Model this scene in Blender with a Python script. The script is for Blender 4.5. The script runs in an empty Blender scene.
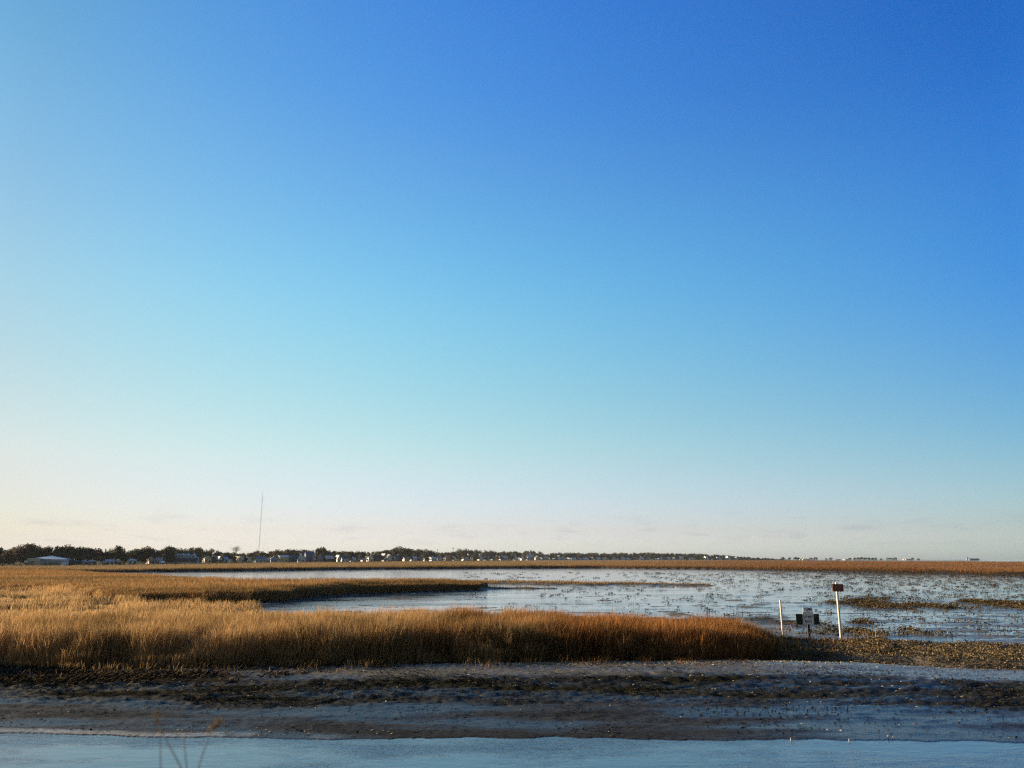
import bpy, bmesh, math, random
import numpy as np
from mathutils import Vector

random.seed(7)
RNG = np.random.default_rng(11)
PI = math.pi
R = math.radians
scene = bpy.context.scene
COL = scene.collection

# ------------------------------------------------------------------ camera
CAM_H = 4.0
F_PX, CX, CY = 788.0, 512.0, 384.0
KX = 1.045 * F_PX
HORIZON = 558.5
PITCH = math.atan((HORIZON - CY) / F_PX)
cd = bpy.data.cameras.new('camera')
cam = bpy.data.objects.new('camera', cd)
COL.objects.link(cam)
cam.location = (0, 0, CAM_H)
cam.rotation_euler = (PI / 2 + PITCH, 0, 0)
cd.sensor_width = 36
cd.lens = F_PX / 1024 * 36
cd.clip_start = 0.1
cd.clip_end = 30000
cd.dof.use_dof = True
cd.dof.focus_distance = 45
cd.dof.aperture_fstop = 4.4
scene.camera = cam


def at(px, row, z=0.0):
    """point of the level z that lies on the line of sight through a picture point"""
    u, v = (px - CX) / F_PX, (CY - row) / F_PX
    d = Vector((u, math.cos(PITCH) - v * math.sin(PITCH), math.sin(PITCH) + v * math.cos(PITCH)))
    s = (z - CAM_H) / d.z
    return Vector((0, 0, CAM_H)) + d * s


def along(px, Y):
    """x coordinate of the ground under a picture column at distance Y"""
    return (px - CX) / F_PX * Y * math.cos(PITCH)


def height_of(row, Y):
    """height of a picture row at distance Y (straight ahead)"""
    a = math.atan((row - CY) / F_PX) - PITCH
    return CAM_H - Y * math.tan(a)


# ------------------------------------------------------------------ properties
def tag(o, label=None, cat=None, group=None, kind=None):
    if label: o['label'] = label
    if cat: o['category'] = cat
    if group: o['group'] = group
    if kind: o['kind'] = kind
    return o


def empty(name, loc, rz=0.0, label=None, cat=None, group=None, scale=None):
    o = bpy.data.objects.new(name, None)
    COL.objects.link(o)
    o.location = loc
    o.rotation_euler = (0, 0, rz)
    o.empty_display_size = 0.2
    if scale: o.scale = scale
    return tag(o, label, cat, group)


def link(name, me, parent=None, mat=None):
    o = bpy.data.objects.new(name, me)
    COL.objects.link(o)
    if parent: o.parent = parent
    if mat and not me.materials: me.materials.append(mat)
    return o


# ------------------------------------------------------------------ materials
def new_mat(name):
    m = bpy.data.materials.new(name)
    m.use_nodes = True
    nt = m.node_tree
    nt.nodes.clear()
    out = nt.nodes.new('ShaderNodeOutputMaterial')
    return m, nt, out


def N(nt, t, **kw):
    n = nt.nodes.new(t)
    for k, v in kw.items():
        setattr(n, k, v)
    return n


def plain(name, col, rough=0.7, metal=0.0, var=0.12, scale=3.0, spec=0.4):
    m, nt, out = new_mat(name)
    b = N(nt, 'ShaderNodeBsdfPrincipled')
    b.inputs['Roughness'].default_value = rough
    b.inputs['Metallic'].default_value = metal
    b.inputs['Specular IOR Level'].default_value = spec
    tc = N(nt, 'ShaderNodeTexCoord')
    no = N(nt, 'ShaderNodeTexNoise')
    no.inputs['Scale'].default_value = scale
    no.inputs['Detail'].default_value = 5
    nt.links.new(tc.outputs['Object'], no.inputs['Vector'])
    ra = N(nt, 'ShaderNodeValToRGB')
    ra.color_ramp.elements[0].position = 0.3
    ra.color_ramp.elements[1].position = 0.7
    ra.color_ramp.elements[0].color = [c * (1 - var) for c in col] + [1]
    ra.color_ramp.elements[1].color = [min(1, c * (1 + var)) for c in col] + [1]
    nt.links.new(no.outputs['Fac'], ra.inputs['Fac'])
    nt.links.new(ra.outputs['Color'], b.inputs['Base Color'])
    nt.links.new(b.outputs[0], out.inputs[0])
    return m


def leafy(name, dark, light, trans=0.3):
    """leaves and blades: the 'tone' attribute picks a colour between dark and light"""
    m, nt, out = new_mat(name)
    at_ = N(nt, 'ShaderNodeAttribute', attribute_name='tone')
    ra = N(nt, 'ShaderNodeValToRGB')
    ra.color_ramp.elements[0].color = list(dark) + [1]
    ra.color_ramp.elements[1].color = list(light) + [1]
    nt.links.new(at_.outputs['Fac'], ra.inputs['Fac'])
    d = N(nt, 'ShaderNodeBsdfDiffuse')
    t = N(nt, 'ShaderNodeBsdfTranslucent')
    mx = N(nt, 'ShaderNodeMixShader')
    mx.inputs[0].default_value = trans
    nt.links.new(ra.outputs['Color'], d.inputs['Color'])
    nt.links.new(ra.outputs['Color'], t.inputs['Color'])
    nt.links.new(d.outputs[0], mx.inputs[1])
    nt.links.new(t.outputs[0], mx.inputs[2])
    nt.links.new(mx.outputs[0], out.inputs[0])
    return m


def grass_mat(name, straw, rust, green, trans=0.35):
    """marsh grass: 'tone' = light or dark blade, 'hue' = straw to rust"""
    m, nt, out = new_mat(name)
    a1 = N(nt, 'ShaderNodeAttribute', attribute_name='tone')
    a2 = N(nt, 'ShaderNodeAttribute', attribute_name='hue')
    mix = N(nt, 'ShaderNodeMix', data_type='RGBA')
    nt.links.new(a2.outputs['Fac'], mix.inputs[0])
    mix.inputs[6].default_value = list(straw) + [1]
    mix.inputs[7].default_value = list(rust) + [1]
    ra = N(nt, 'ShaderNodeValToRGB')
    ra.color_ramp.elements[0].color = list(green) + [1]
    ra.color_ramp.elements[0].position = 0.0
    ra.color_ramp.elements[1].color = (1.25, 1.25, 1.25, 1)
    e = ra.color_ramp.elements.new(0.22)
    e.color = (0.55, 0.55, 0.52, 1)
    nt.links.new(a1.outputs['Fac'], ra.inputs['Fac'])
    mul = N(nt, 'ShaderNodeMix', data_type='RGBA', blend_type='MULTIPLY')
    mul.inputs[0].default_value = 1
    nt.links.new(mix.outputs[2], mul.inputs[6])
    nt.links.new(ra.outputs['Color'], mul.inputs[7])
    d = N(nt, 'ShaderNodeBsdfDiffuse')
    t = N(nt, 'ShaderNodeBsdfTranslucent')
    mx = N(nt, 'ShaderNodeMixShader')
    mx.inputs[0].default_value = trans
    nt.links.new(mul.outputs[2], d.inputs['Color'])
    nt.links.new(mul.outputs[2], t.inputs['Color'])
    nt.links.new(d.outputs[0], mx.inputs[1])
    nt.links.new(t.outputs[0], mx.inputs[2])
    nt.links.new(mx.outputs[0], out.inputs[0])
    return m


# ------------------------------------------------------------------ noise
def _hash(ix, iy, s):
    h = (ix.astype(np.int64) * 374761393 + iy.astype(np.int64) * 668265263 + s * 974634777) & 0x7fffffff
    h = ((h ^ (h >> 13)) * 1274126177) & 0x7fffffff
    return ((h ^ (h >> 16)) & 0xffff) / 65535.0


def vnoise(x, y, s=0):
    ix, iy = np.floor(x), np.floor(y)
    fx, fy = x - ix, y - iy
    fx = fx * fx * fx * (fx * (fx * 6 - 15) + 10)
    fy = fy * fy * fy * (fy * (fy * 6 - 15) + 10)
    a, b = _hash(ix, iy, s), _hash(ix + 1, iy, s)
    c, d = _hash(ix, iy + 1, s), _hash(ix + 1, iy + 1, s)
    return (a + (b - a) * fx) + ((c + (d - c) * fx) - (a + (b - a) * fx)) * fy


def fbm(x, y, size, octs=4, s=0, gain=0.5):
    x, y = np.asarray(x, float) / size, np.asarray(y, float) / size
    v, a, tot = 0, 1.0, 0
    for o in range(octs):
        v = v + a * vnoise(x * 1.0 + 17.3 * o, y + 9.1 * o, s + o)
        tot += a
        a *= gain
        x, y = x * 2.03 * 0.8 - y * 2.03 * 0.6, x * 2.03 * 0.6 + y * 2.03 * 0.8
    return v / tot


def sstep(a, b, x):
    t = np.clip((x - a) / (b - a), 0, 1)
    return t * t * (3 - 2 * t)


# ------------------------------------------------------------------ the shape of the land
def line(pts, z=0.0):
    """a shoreline through picture points as distance Y over bearing X/Y"""
    p = [at(a, b, z) for a, b in pts]
    t = np.array([q.x / q.y for q in p])
    y = np.array([q.y for q in p])
    return lambda tt: np.interp(tt, t, y)


def line_y(pts):
    """the same with the distances given in metres"""
    t = np.array([(a - CX) / F_PX / (1.045 if b < 90 else 1.026) for a, b in pts])
    y = np.array([b for a, b in pts], float)
    return lambda tt: np.interp(tt, t, y)


creek_edge = line([(-400, 727), (0, 732), (100, 735), (200, 738), (400, 739), (700, 739), (860, 740), (1024, 742), (1424, 746)])
front_foot = line([(-900, 735), (-400, 697), (-150, 676), (0, 663), (150, 664), (300, 662), (400, 661), (500, 659), (700, 657), (800, 656), (890, 652), (905, 645)], 0.3)
front_back = line_y([(-400, 125), (0, 116), (70, 100), (105, 78), (135, 69.5), (200, 65), (250, 60), (300, 54), (318, 51), (345, 46), (400, 43), (500, 42), (600, 40.5), (700, 39.5), (780, 39.5), (885, 39), (905, 30), (1400, 20)])
isl_foot = line([(-400, 590), (40, 594), (85, 599), (110, 602), (135, 603.3), (200, 604), (250, 604), (290, 601.5), (330, 596.5), (350, 594.5), (400, 592.5), (450, 591), (480, 590), (490, 588)])
isl_back = line_y([(-400, 260), (0, 250), (60, 235), (110, 190), (150, 172), (180, 152), (240, 130), (300, 128), (400, 126), (450, 122), (480, 114), (490, 112), (497, 100), (1400, 50)])
far_foot = line([(-400, 574), (40, 572.6), (150, 572), (250, 571), (350, 569.6), (450, 568.7), (600, 568.2), (700, 569.2), (800, 571), (900, 573), (1024, 575.5), (1424, 582)])
far_back = line_y([(-400, 330), (0, 350), (60, 365), (120, 385), (230, 590), (320, 690), (410, 905), (525, 1440), (700, 1640), (760, 1500), (850, 1150), (1000, 780), (1424, 700)])
town_y = line_y([(-400, 370), (0, 393), (60, 400), (120, 420), (170, 470), (230, 597), (320, 700), (410, 916), (525, 1467), (700, 1655), (760, 1720), (1000, 1720), (1424, 1720)])
oys_foot = line([(640, 640), (700, 656), (760, 661), (850, 662), (950, 668), (1024, 670), (1424, 690)], 0.15)
oys_back = line([(640, 650), (700, 640), (800, 638.5), (900, 638), (1024, 643), (1424, 660)], 0.3)


def masks(X, Y):
    Ys = np.maximum(Y, 0.5)
    t = X / Ys
    j1 = (fbm(X, Y, 3.0, 3, 3) - .5)
    j2 = (fbm(X, Y, 14.0, 3, 5) - .5)
    j3 = (fbm(X, Y, 60.0, 3, 8) - .5)
    m1 = sstep(-.7, .5, Y - front_foot(t) + j1 * 1.6) * sstep(-.8, .8, front_back(t) - Y + j1 * 3)
    m2 = sstep(-.8, .8, Y - isl_foot(t) + j2 * 5) * sstep(-2, 2, isl_back(t) - Y + j2 * 8)
    m3 = sstep(-2, 2, Y - far_foot(t) + j3 * 22) * sstep(-4, 4, far_back(t) - Y)
    m4 = sstep(-1.2, 1.6, Y - oys_foot(t) + j1 * 1.2) * sstep(-1.0, 1.6, oys_back(t) - Y + j1 * 2)
    return t, m1, m2, m3, m4


def bar_mask(X, Y):
    """low mud bars out in the flat"""
    out = 0
    for (ax, ar, bx, br, w) in ((470, 582.3, 690, 585.2, 9.0), (470, 588.6, 552, 588.6, 3.0)):
        a, b = at(ax, ar), at(bx, br)
        dx, dy = b.x - a.x, b.y - a.y
        L2 = dx * dx + dy * dy
        s = np.clip(((X - a.x) * dx + (Y - a.y) * dy) / L2, 0, 1)
        d = np.hypot(X - a.x - s * dx, Y - a.y - s * dy)
        d = d + (fbm(X, Y, 6, 3, 31) - .5) * w * 1.1
        out = np.maximum(out, sstep(1, 0.35, d / (w * (1.15 - .75 * s))))
    return out


def land(X, Y):
    X, Y = np.asarray(X, float), np.asarray(Y, float)
    t, m1, m2, m3, m4 = masks(X, Y)
    ce = creek_edge(t) + (fbm(X, Y * .2, 1.6, 4, 19) - .5) * .7
    ff = np.minimum(front_foot(t), np.where(t > .3, oys_foot(t), 1e9))
    # open flat: a skin of water over mud, with low swells of mud that stand clear of it
    oy = sstep(.22, .40, t) * sstep(95, 46, Y)
    flat = -.045 + (fbm(X * .42, Y * .9, 1.3, 5, 21, .66) - .5) * .27 * sstep(240, 55, Y) + (fbm(X * .4, Y, 30, 3, 23) - .5) * .06
    flat = flat + oy * .016 + sstep(85, 45, Y) * .034
    patch = sstep(.47, .62, fbm(X * 1.25, Y * .38, 5.5, 4, 121)) * sstep(.24, .34, t) * sstep(98, 70, Y) * sstep(46, 54, Y)
    flat = flat + patch * .085
    flat = np.maximum(flat, -.3)
    b = bar_mask(X, Y)
    flat = flat + b * (.17 + .14 * fbm(X, Y, 1.5, 3, 33))
    z = flat
    # the mud slope between creek and grass
    s = np.clip((Y - ce) / np.maximum(ff - ce, .5), -1, 1.2)
    rough = sstep(.22, .42, s) * sstep(.80, .60, s)
    lump = fbm(X * .40, Y, .50, 4, 41)
    lump2 = fbm(X * .18, Y, 1.3, 4, 45)
    lump3 = fbm(X * .60, Y, .20, 3, 47)
    slope = np.where(s < 0, s * 1.2, .015 + .26 * np.clip(s, 0, 1) ** .9)
    slope = slope + np.clip(s * 8, 0, 1) * ((lump2 - .5) * .13 + (lump - .5) * (.035 + .07 * rough) + (lump3 - .5) * (.045 + .10 * rough) + rough * .02)
    slope = np.maximum(slope, -.5)
    near = sstep(.9, 1.08, s)
    z = np.where(s < 1.1, slope * (1 - near) + z * near, z)
    # marsh platforms
    lumps = (fbm(X, Y, .5, 4, 51) - .5)
    z = np.maximum(z, m1 * (.36 + lumps * .16) - (1 - m1) * .5)
    z = np.maximum(z, m2 * (.58 + (fbm(X, Y, 4, 3, 53) - .5) * .2) - (1 - m2) * .5)
    z = np.maximum(z, m3 * (.85 + (fbm(X, Y, 9, 4, 55) - .5) * .45) - (1 - m3) * .5)
    z = np.maximum(z, m4 * (.30 + (fbm(X, Y, 1.2, 4, 57) - .5) * .26) - (1 - m4) * .5)
    # the town's shore and the low land far right
    ty = town_y(t)
    land_on = sstep(-18, 6, Y - ty) * np.maximum(sstep(.36, .32, t), sstep(1800, 1780, Y) * sstep(.62, .56, t))
    z = np.where(Y > 150, np.maximum(z, land_on * .8 - (1 - land_on) * .5), z)
    # the bank the photographer stands on
    bank = np.interp(Y, [-50, 1.9, 3.5, 7, 11, 12], [2.35, 2.35, 1.9, .5, -.5, -.6]) + (fbm(X, Y, .8, 3, 61) - .5) * .12
    z = np.where(Y < 12, bank, z)
    return z, dict(m1=m1, m2=m2, m3=m3, m4=m4, s=s, rough=rough, bar=b, land=land_on, t=t, ff=ff, ce=ce, patch=patch)


def land_z(x, y):
    return float(land(np.array([x]), np.array([y]))[0][0])
RIPPLE = .5
SKY_ONLY = False

# ------------------------------------------------------------------ ground
def build_ground():
    az = np.concatenate([np.linspace(-78, -46, 60, endpoint=False), np.linspace(-46, 46, 1000), np.linspace(46, 78, 60)[1:]])
    az = np.radians(az)
    rr = [0.4]
    while rr[-1] < 5200:
        r = rr[-1]
        k = .05 if r < 13 else (.0042 if r < 48 else (.0075 if r < 150 else (.006 if r < 430 else .014 if r < 2000 else .06)))
        rr.append(r * (1 + k))
    rr = np.array(rr)
    A, RR = np.meshgrid(az, rr)
    X, Y = (RR * np.sin(A)).ravel(), (RR * np.cos(A)).ravel()
    z, d = land(X, Y)
    n, k = len(rr), len(az)
    co = np.stack([X, Y, z], 1)
    # a strip of bank behind the camera
    i = np.arange(n - 1)[:, None] * k + np.arange(k - 1)[None, :]
    q = np.stack([i, i + 1, i + k + 1, i + k], -1).reshape(-1, 4)
    me = bpy.data.meshes.new('ground')
    fill_mesh(me, co, q[:, ::-1])
    # soil: what each patch of ground is made of (real colours, bar the painted creek-edge glint), alpha = how dry it is
    mud = np.array([.032, .033, .034])
    col = np.repeat(mud[None], len(X), 0)
    lumps = fbm(X, Y, .9, 4, 71)[:, None]
    def mixin(c, m):
        nonlocal col
        m = np.clip(m, 0, 1)[:, None]
        col = col * (1 - m) + np.array(c)[None] * m
    dry = np.full(len(X), .58) - .44 * sstep(.15, .45, d['t'])
    mixin([.020, .019, .012], d['rough'] * .95 * (d['s'] > 0) * (d['s'] < 1))
    dry = np.maximum(dry, d['rough'] * .75)
    up = sstep(.62, .78, d['s']) * (d['s'] < 1.3)
    mixin([.175, .160, .128], up * .85)
    mixin([.17, .145, .095], sstep(-2.2, -1.0, Y - d['ff'] + (lumps[:, 0] - .5) * 1.5) * (d['s'] < 1.3) * (d['s'] > 0) * np.interp(CX + d['t'] * KX, [280, 340, 820, 870], [0, .8, .8, 0]))
    dry = np.where(d['s'] < 1.1, np.minimum(dry, (.80 - .30 * sstep(.2, .4, d['t'])) - .30 * up), dry)
    peat = sstep(-7.2, -4.2, Y - d['ff'] + (lumps[:, 0] - .5) * 3) * (d['s'] < 1.3) * np.interp(CX + d['t'] * KX, [-200, 100, 230, 330, 500], [1, 1, .7, .25, .1])
    mixin([.030, .025, .017], peat * (d['s'] > 0)); dry = np.maximum(dry, peat * (d['s'] > 0))
    mixin([.022, .018, .012], d['m1']); dry = np.maximum(dry, sstep(.05, .5, d['m1']))
    mixin([.026, .020, .012], sstep(.02, .3, d['m2'])); dry = np.maximum(dry, sstep(.02, .3, d['m2']))
    st = np.clip(d['m3'] * 1.3 - .3 + (fbm(X, Y, 25, 3, 73) - .5) * .3, 0, 1)
    mixin([.026, .020, .013], sstep(.02, .3, d['m3']))
    far_tone = fbm(X, Y * .5, 60, 4, 75)
    rust = sstep(.05, .35, d['t'] + (far_tone - .5) * .4)
    cc = np.array([.30, .205, .10])[None] * (1 - rust[:, None]) + np.array([.25, .125, .055])[None] * rust[:, None]
    cc = cc * (.72 + .56 * fbm(X, Y, 12, 4, 77)[:, None])
    w = (st * (z > .55) * sstep(5, 11, Y - far_foot(d['t'])))[:, None]
    col = col * (1 - w) + cc * w
    dry = np.maximum(dry, sstep(.02, .3, d['m3']))
    mixin([.12, .095, .062], d['m4'] * .8); dry = np.maximum(dry, d['m4'])
    pt = sstep(.25, .8, d['patch']) * (z > -.01)
    mixin([.065, .052, .034], pt); dry = np.maximum(dry, pt * .8)
    mixin([.085, .080, .052], d['bar']); dry = np.maximum(dry, d['bar'])
    mixin([.075, .080, .045], d['land']); dry = np.maximum(dry, d['land'])
    edge_glint = sstep(.0, .08, Y - d['ce']) * sstep(.55, .30, Y - d['ce']) * sstep(-.24, -.46, d['t'] + (fbm(X, Y * .3, .9, 4, 151) - .5) * .5)
    mixin([.42, .44, .43], edge_glint * .6)  # bright waterline glint at the left, painted pale into the soil colour
    bk = sstep(9.5, 8, Y)
    mixin([.13, .11, .06], bk); dry = np.maximum(dry, bk)
    col = col * (.8 + .4 * lumps)
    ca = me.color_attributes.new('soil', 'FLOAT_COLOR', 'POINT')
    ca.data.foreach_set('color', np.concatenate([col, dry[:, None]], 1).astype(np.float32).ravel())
    me.polygons.foreach_set('use_smooth', np.ones(len(me.polygons), bool))
    m, nt, out = new_mat('tidal_soil')
    b = N(nt, 'ShaderNodeBsdfPrincipled')
    a = N(nt, 'ShaderNodeAttribute', attribute_name='soil')
    tc = N(nt, 'ShaderNodeTexCoord')
    mp = N(nt, 'ShaderNodeMapping')
    mp.inputs['Scale'].default_value = (.5, 1, 1)
    nt.links.new(tc.outputs['Object'], mp.inputs['Vector'])
    mp2 = N(nt, 'ShaderNodeMapping')
    mp2.inputs['Scale'].default_value = (.22, 1, 1)
    nt.links.new(tc.outputs['Object'], mp2.inputs['Vector'])
    n1 = N(nt, 'ShaderNodeTexNoise')
    n1.inputs['Scale'].default_value = 11
    n1.inputs['Detail'].default_value = 7
    n1.inputs['Roughness'].default_value = .65
    nt.links.new(mp.outputs[0], n1.inputs['Vector'])
    n2 = N(nt, 'ShaderNodeTexNoise')
    n2.inputs['Scale'].default_value = .8
    n2.inputs['Detail'].default_value = 6
    nt.links.new(mp2.outputs[0], n2.inputs['Vector'])
    # base colour = soil times a fine mottle
    r1 = N(nt, 'ShaderNodeMapRange')
    r1.inputs['From Min'].default_value = .3; r1.inputs['From Max'].default_value = .7
    r1.inputs['To Min'].default_value = .4; r1.inputs['To Max'].default_value = 1.7
    nt.links.new(n1.outputs['Fac'], r1.inputs['Value'])
    mu = N(nt, 'ShaderNodeMix', data_type='RGBA', blend_type='MULTIPLY')
    mu.inputs[0].default_value = 1
    nt.links.new(a.outputs['Color'], mu.inputs[6])
    nt.links.new(r1.outputs[0], mu.inputs[7])
    nt.links.new(mu.outputs[2], b.inputs['Base Color'])
    # wet patches
    r2 = N(nt, 'ShaderNodeMapRange')
    r2.inputs['From Min'].default_value = .40; r2.inputs['From Max'].default_value = .60
    r2.inputs['To Min'].default_value = -.30; r2.inputs['To Max'].default_value = .30
    nt.links.new(n2.outputs['Fac'], r2.inputs['Value'])
    ad = N(nt, 'ShaderNodeMath', operation='ADD')
    nt.links.new(a.outputs['Alpha'], ad.inputs[0]); nt.links.new(r2.outputs[0], ad.inputs[1])
    rg = N(nt, 'ShaderNodeMapRange')
    rg.inputs['To Min'].default_value = .17; rg.inputs['To Max'].default_value = 1
    nt.links.new(ad.outputs[0], rg.inputs['Value'])
    nt.links.new(rg.outputs[0], b.inputs['Roughness'])
    sp = N(nt, 'ShaderNodeMapRange')
    sp.inputs['To Min'].default_value = .45; sp.inputs['To Max'].default_value = .0
    nt.links.new(ad.outputs[0], sp.inputs['Value'])
    nt.links.new(sp.outputs[0], b.inputs['Specular IOR Level'])
    bu = N(nt, 'ShaderNodeBump')
    bu.inputs['Strength'].default_value = 1.0
    bu.inputs['Distance'].default_value = .03
    nt.links.new(n1.outputs['Fac'], bu.inputs['Height'])
    nt.links.new(bu.outputs[0], b.inputs['Normal'])
    nt.links.new(b.outputs[0], out.inputs[0])
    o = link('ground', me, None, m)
    tag(o, 'dark wet tidal mud and low marsh land running out to the horizon', 'ground', kind='structure')
    return o


def fill_mesh(me, co, faces, loops=None, starts=None):
    """co (n,3); faces (m,4) quads or flat loops + starts"""
    co = np.ascontiguousarray(co, np.float32)
    me.vertices.add(len(co))
    me.vertices.foreach_set('co', co.ravel())
    if loops is None:
        faces = np.ascontiguousarray(faces, np.int32)
        w = faces.shape[1]
        loops = faces.ravel()
        starts = np.arange(len(faces), dtype=np.int32) * w
    me.loops.add(len(loops))
    me.loops.foreach_set('vertex_index', np.ascontiguousarray(loops, np.int32))
    me.polygons.add(len(starts))
    me.polygons.foreach_set('loop_start', np.ascontiguousarray(starts, np.int32))
    me.update(calc_edges=True)


# ------------------------------------------------------------------ water
def build_water():
    me = bpy.data.meshes.new('water')
    S = 3900
    co = np.array([[-S, 8.5, 0], [S, 8.5, 0], [S, S, 0], [-S, S, 0]], float)
    fill_mesh(me, co, np.array([[0, 1, 2, 3]]))
    m, nt, out = new_mat('shallow_water')
    b = N(nt, 'ShaderNodeBsdfPrincipled')
    b.inputs['Base Color'].default_value = (.060, .118, .190, 1)
    b.inputs['IOR'].default_value = 1.333
    b.inputs['Specular IOR Level'].default_value = .85
    tc = N(nt, 'ShaderNodeTexCoord')
    sx = N(nt, 'ShaderNodeSeparateXYZ')
    nt.links.new(tc.outputs['Object'], sx.inputs[0])
    def noise(scale, detail, sc=(1, 1, 1), rough=.55):
        mp = N(nt, 'ShaderNodeMapping')
        mp.inputs['Scale'].default_value = sc
        nt.links.new(tc.outputs['Object'], mp.inputs['Vector'])
        n = N(nt, 'ShaderNodeTexNoise')
        n.inputs['Scale'].default_value = scale
        n.inputs['Detail'].default_value = detail
        n.inputs['Roughness'].default_value = rough
        nt.links.new(mp.outputs[0], n.inputs['Vector'])
        return n
    rip = noise(2.6, 5, (.55, 1.2, 1), .62)
    swell = noise(.35, 4, (.4, 1, 1))
    calm = noise(.16, 6, (.35, .8, 1), .68)
    # cat's paws: ruffled patches between calm ones; rough to the left of the creek
    cm = N(nt, 'ShaderNodeMapRange')
    cm.inputs['From Min'].default_value = .42; cm.inputs['From Max'].default_value = .60
    cm.inputs['To Min'].default_value = .10; cm.inputs['To Max'].default_value = 1
    nt.links.new(calm.outputs['Fac'], cm.inputs['Value'])
    bu = N(nt, 'ShaderNodeBump')
    bu.inputs['Distance'].default_value = .06
    mulp = N(nt, 'ShaderNodeMath', operation='MULTIPLY')
    mulp.inputs[1].default_value = RIPPLE
    sh = N(nt, 'ShaderNodeMapRange')          # the film of water thins out to a still mirror farther off
    sh.inputs['From Min'].default_value = 60; sh.inputs['From Max'].default_value = 130
    sh.inputs['To Min'].default_value = 1; sh.inputs['To Max'].default_value = .75
    nt.links.new(sx.outputs[1], sh.inputs['Value'])
    mm = N(nt, 'ShaderNodeMath', operation='MULTIPLY')
    nt.links.new(cm.outputs[0], mm.inputs[0]); nt.links.new(sh.outputs[0], mm.inputs[1])
    nr = N(nt, 'ShaderNodeMapRange')          # the creek at the foot of the bank carries a small chop
    nr.inputs['From Min'].default_value = 23; nr.inputs['From Max'].default_value = 29
    nr.inputs['To Min'].default_value = 2.6; nr.inputs['To Max'].default_value = 1
    nt.links.new(sx.outputs[1], nr.inputs['Value'])
    m3_ = N(nt, 'ShaderNodeMath', operation='MULTIPLY')
    nt.links.new(mm.outputs[0], m3_.inputs[0]); nt.links.new(nr.outputs[0], m3_.inputs[1])
    nt.links.new(m3_.outputs[0], mulp.inputs[0])
    nt.links.new(mulp.outputs[0], bu.inputs['Strength'])
    nt.links.new(rip.outputs['Fac'], bu.inputs['Height'])
    bu2 = N(nt, 'ShaderNodeBump')
    bu2.inputs['Distance'].default_value = .05
    bu2.inputs['Strength'].default_value = .32
    nt.links.new(swell.outputs['Fac'], bu2.inputs['Height'])
    nt.links.new(bu.outputs[0], bu2.inputs['Normal'])
    nt.links.new(bu2.outputs[0], b.inputs['Normal'])
    b.inputs['Roughness'].default_value = .07
    nt.links.new(b.outputs[0], out.inputs[0])
    o = link('water', me, None, m)
    tag(o, 'thin sheet of calm blue water over the mud flat, the channel and the near creek', 'water', kind='structure')


# ------------------------------------------------------------------ blades
def blades(name, xy, zbase, h, w, tone, hue, mat, lean=.22, head=.2, rng=RNG):
    """ribbon blades, bent once, some with a seed head; ONE mesh"""
    n = len(xy)
    yaw = rng.uniform(0, 2 * PI, n)
    la = rng.normal(.6, 1.6, n)                          # leaning mostly down-wind
    ll = h * np.abs(rng.normal(lean, lean * .7, n))
    dx, dy = np.cos(la) * ll, np.sin(la) * ll
    cx, cy = np.cos(yaw) * w / 2, np.sin(yaw) * w / 2
    isn = rng.random(n) < head
    mw = np.where(isn, .9, .85)
    tw = np.where(isn, 1.35, .55)
    x, y, z = xy[:, 0], xy[:, 1], zbase
    v = np.zeros((n, 7, 3))
    def put(i, f, lf, s):
        v[:, i, 0] = x + dx * lf + cx * s
        v[:, i, 1] = y + dy * lf + cy * s
        v[:, i, 2] = z + h * f
    put(0, -.05, 0, -1); put(1, -.05, 0, 1)
    put(2, .5, .3, mw); put(3, .5, .3, -mw)
    put(4, .83, .72, tw); put(5, .83, .72, -tw)
    put(6, 1.0, 1.0, 0)
    base = (np.arange(n) * 7)[:, None]
    loops = (base + np.array([0, 1, 2, 3, 3, 2, 4, 5, 5, 4, 6])[None]).ravel()
    starts = ((np.arange(n) * 11)[:, None] + np.array([0, 4, 8])[None]).ravel()
    me = bpy.data.meshes.new(name)
    fill_mesh(me, v.reshape(-1, 3), None, loops, starts)
    for nm, val in (('tone', tone), ('hue', hue)):
        a = me.attributes.new(nm, 'FLOAT', 'POINT')
        a.data.foreach_set('value', np.repeat(val, 7).astype(np.float32))
    return link(name, me, None, mat)


def scatter(n, x0, x1, y0, y1):
    return np.stack([RNG.uniform(x0, x1, n), RNG.uniform(y0, y1, n)], 1)


def fan(n, y0, y1, t0, t1, power=2.0):
    """points in the wedge of ground in front of the camera; power 2 = even density"""
    u = RNG.random(n)
    y = (y0 ** power + u * (y1 ** power - y0 ** power)) ** (1 / power)
    return np.stack([y * RNG.uniform(t0, t1, n), y], 1)


STRAW, RUST = (.62, .40, .18), (.50, .23, .078)
GRASS = grass_mat('dry_marsh_grass', STRAW, RUST, (.10, .095, .04))
FARGRASS = grass_mat('far_marsh_grass', (.36, .24, .11), (.27, .13, .05), (.10, .09, .04))


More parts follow.
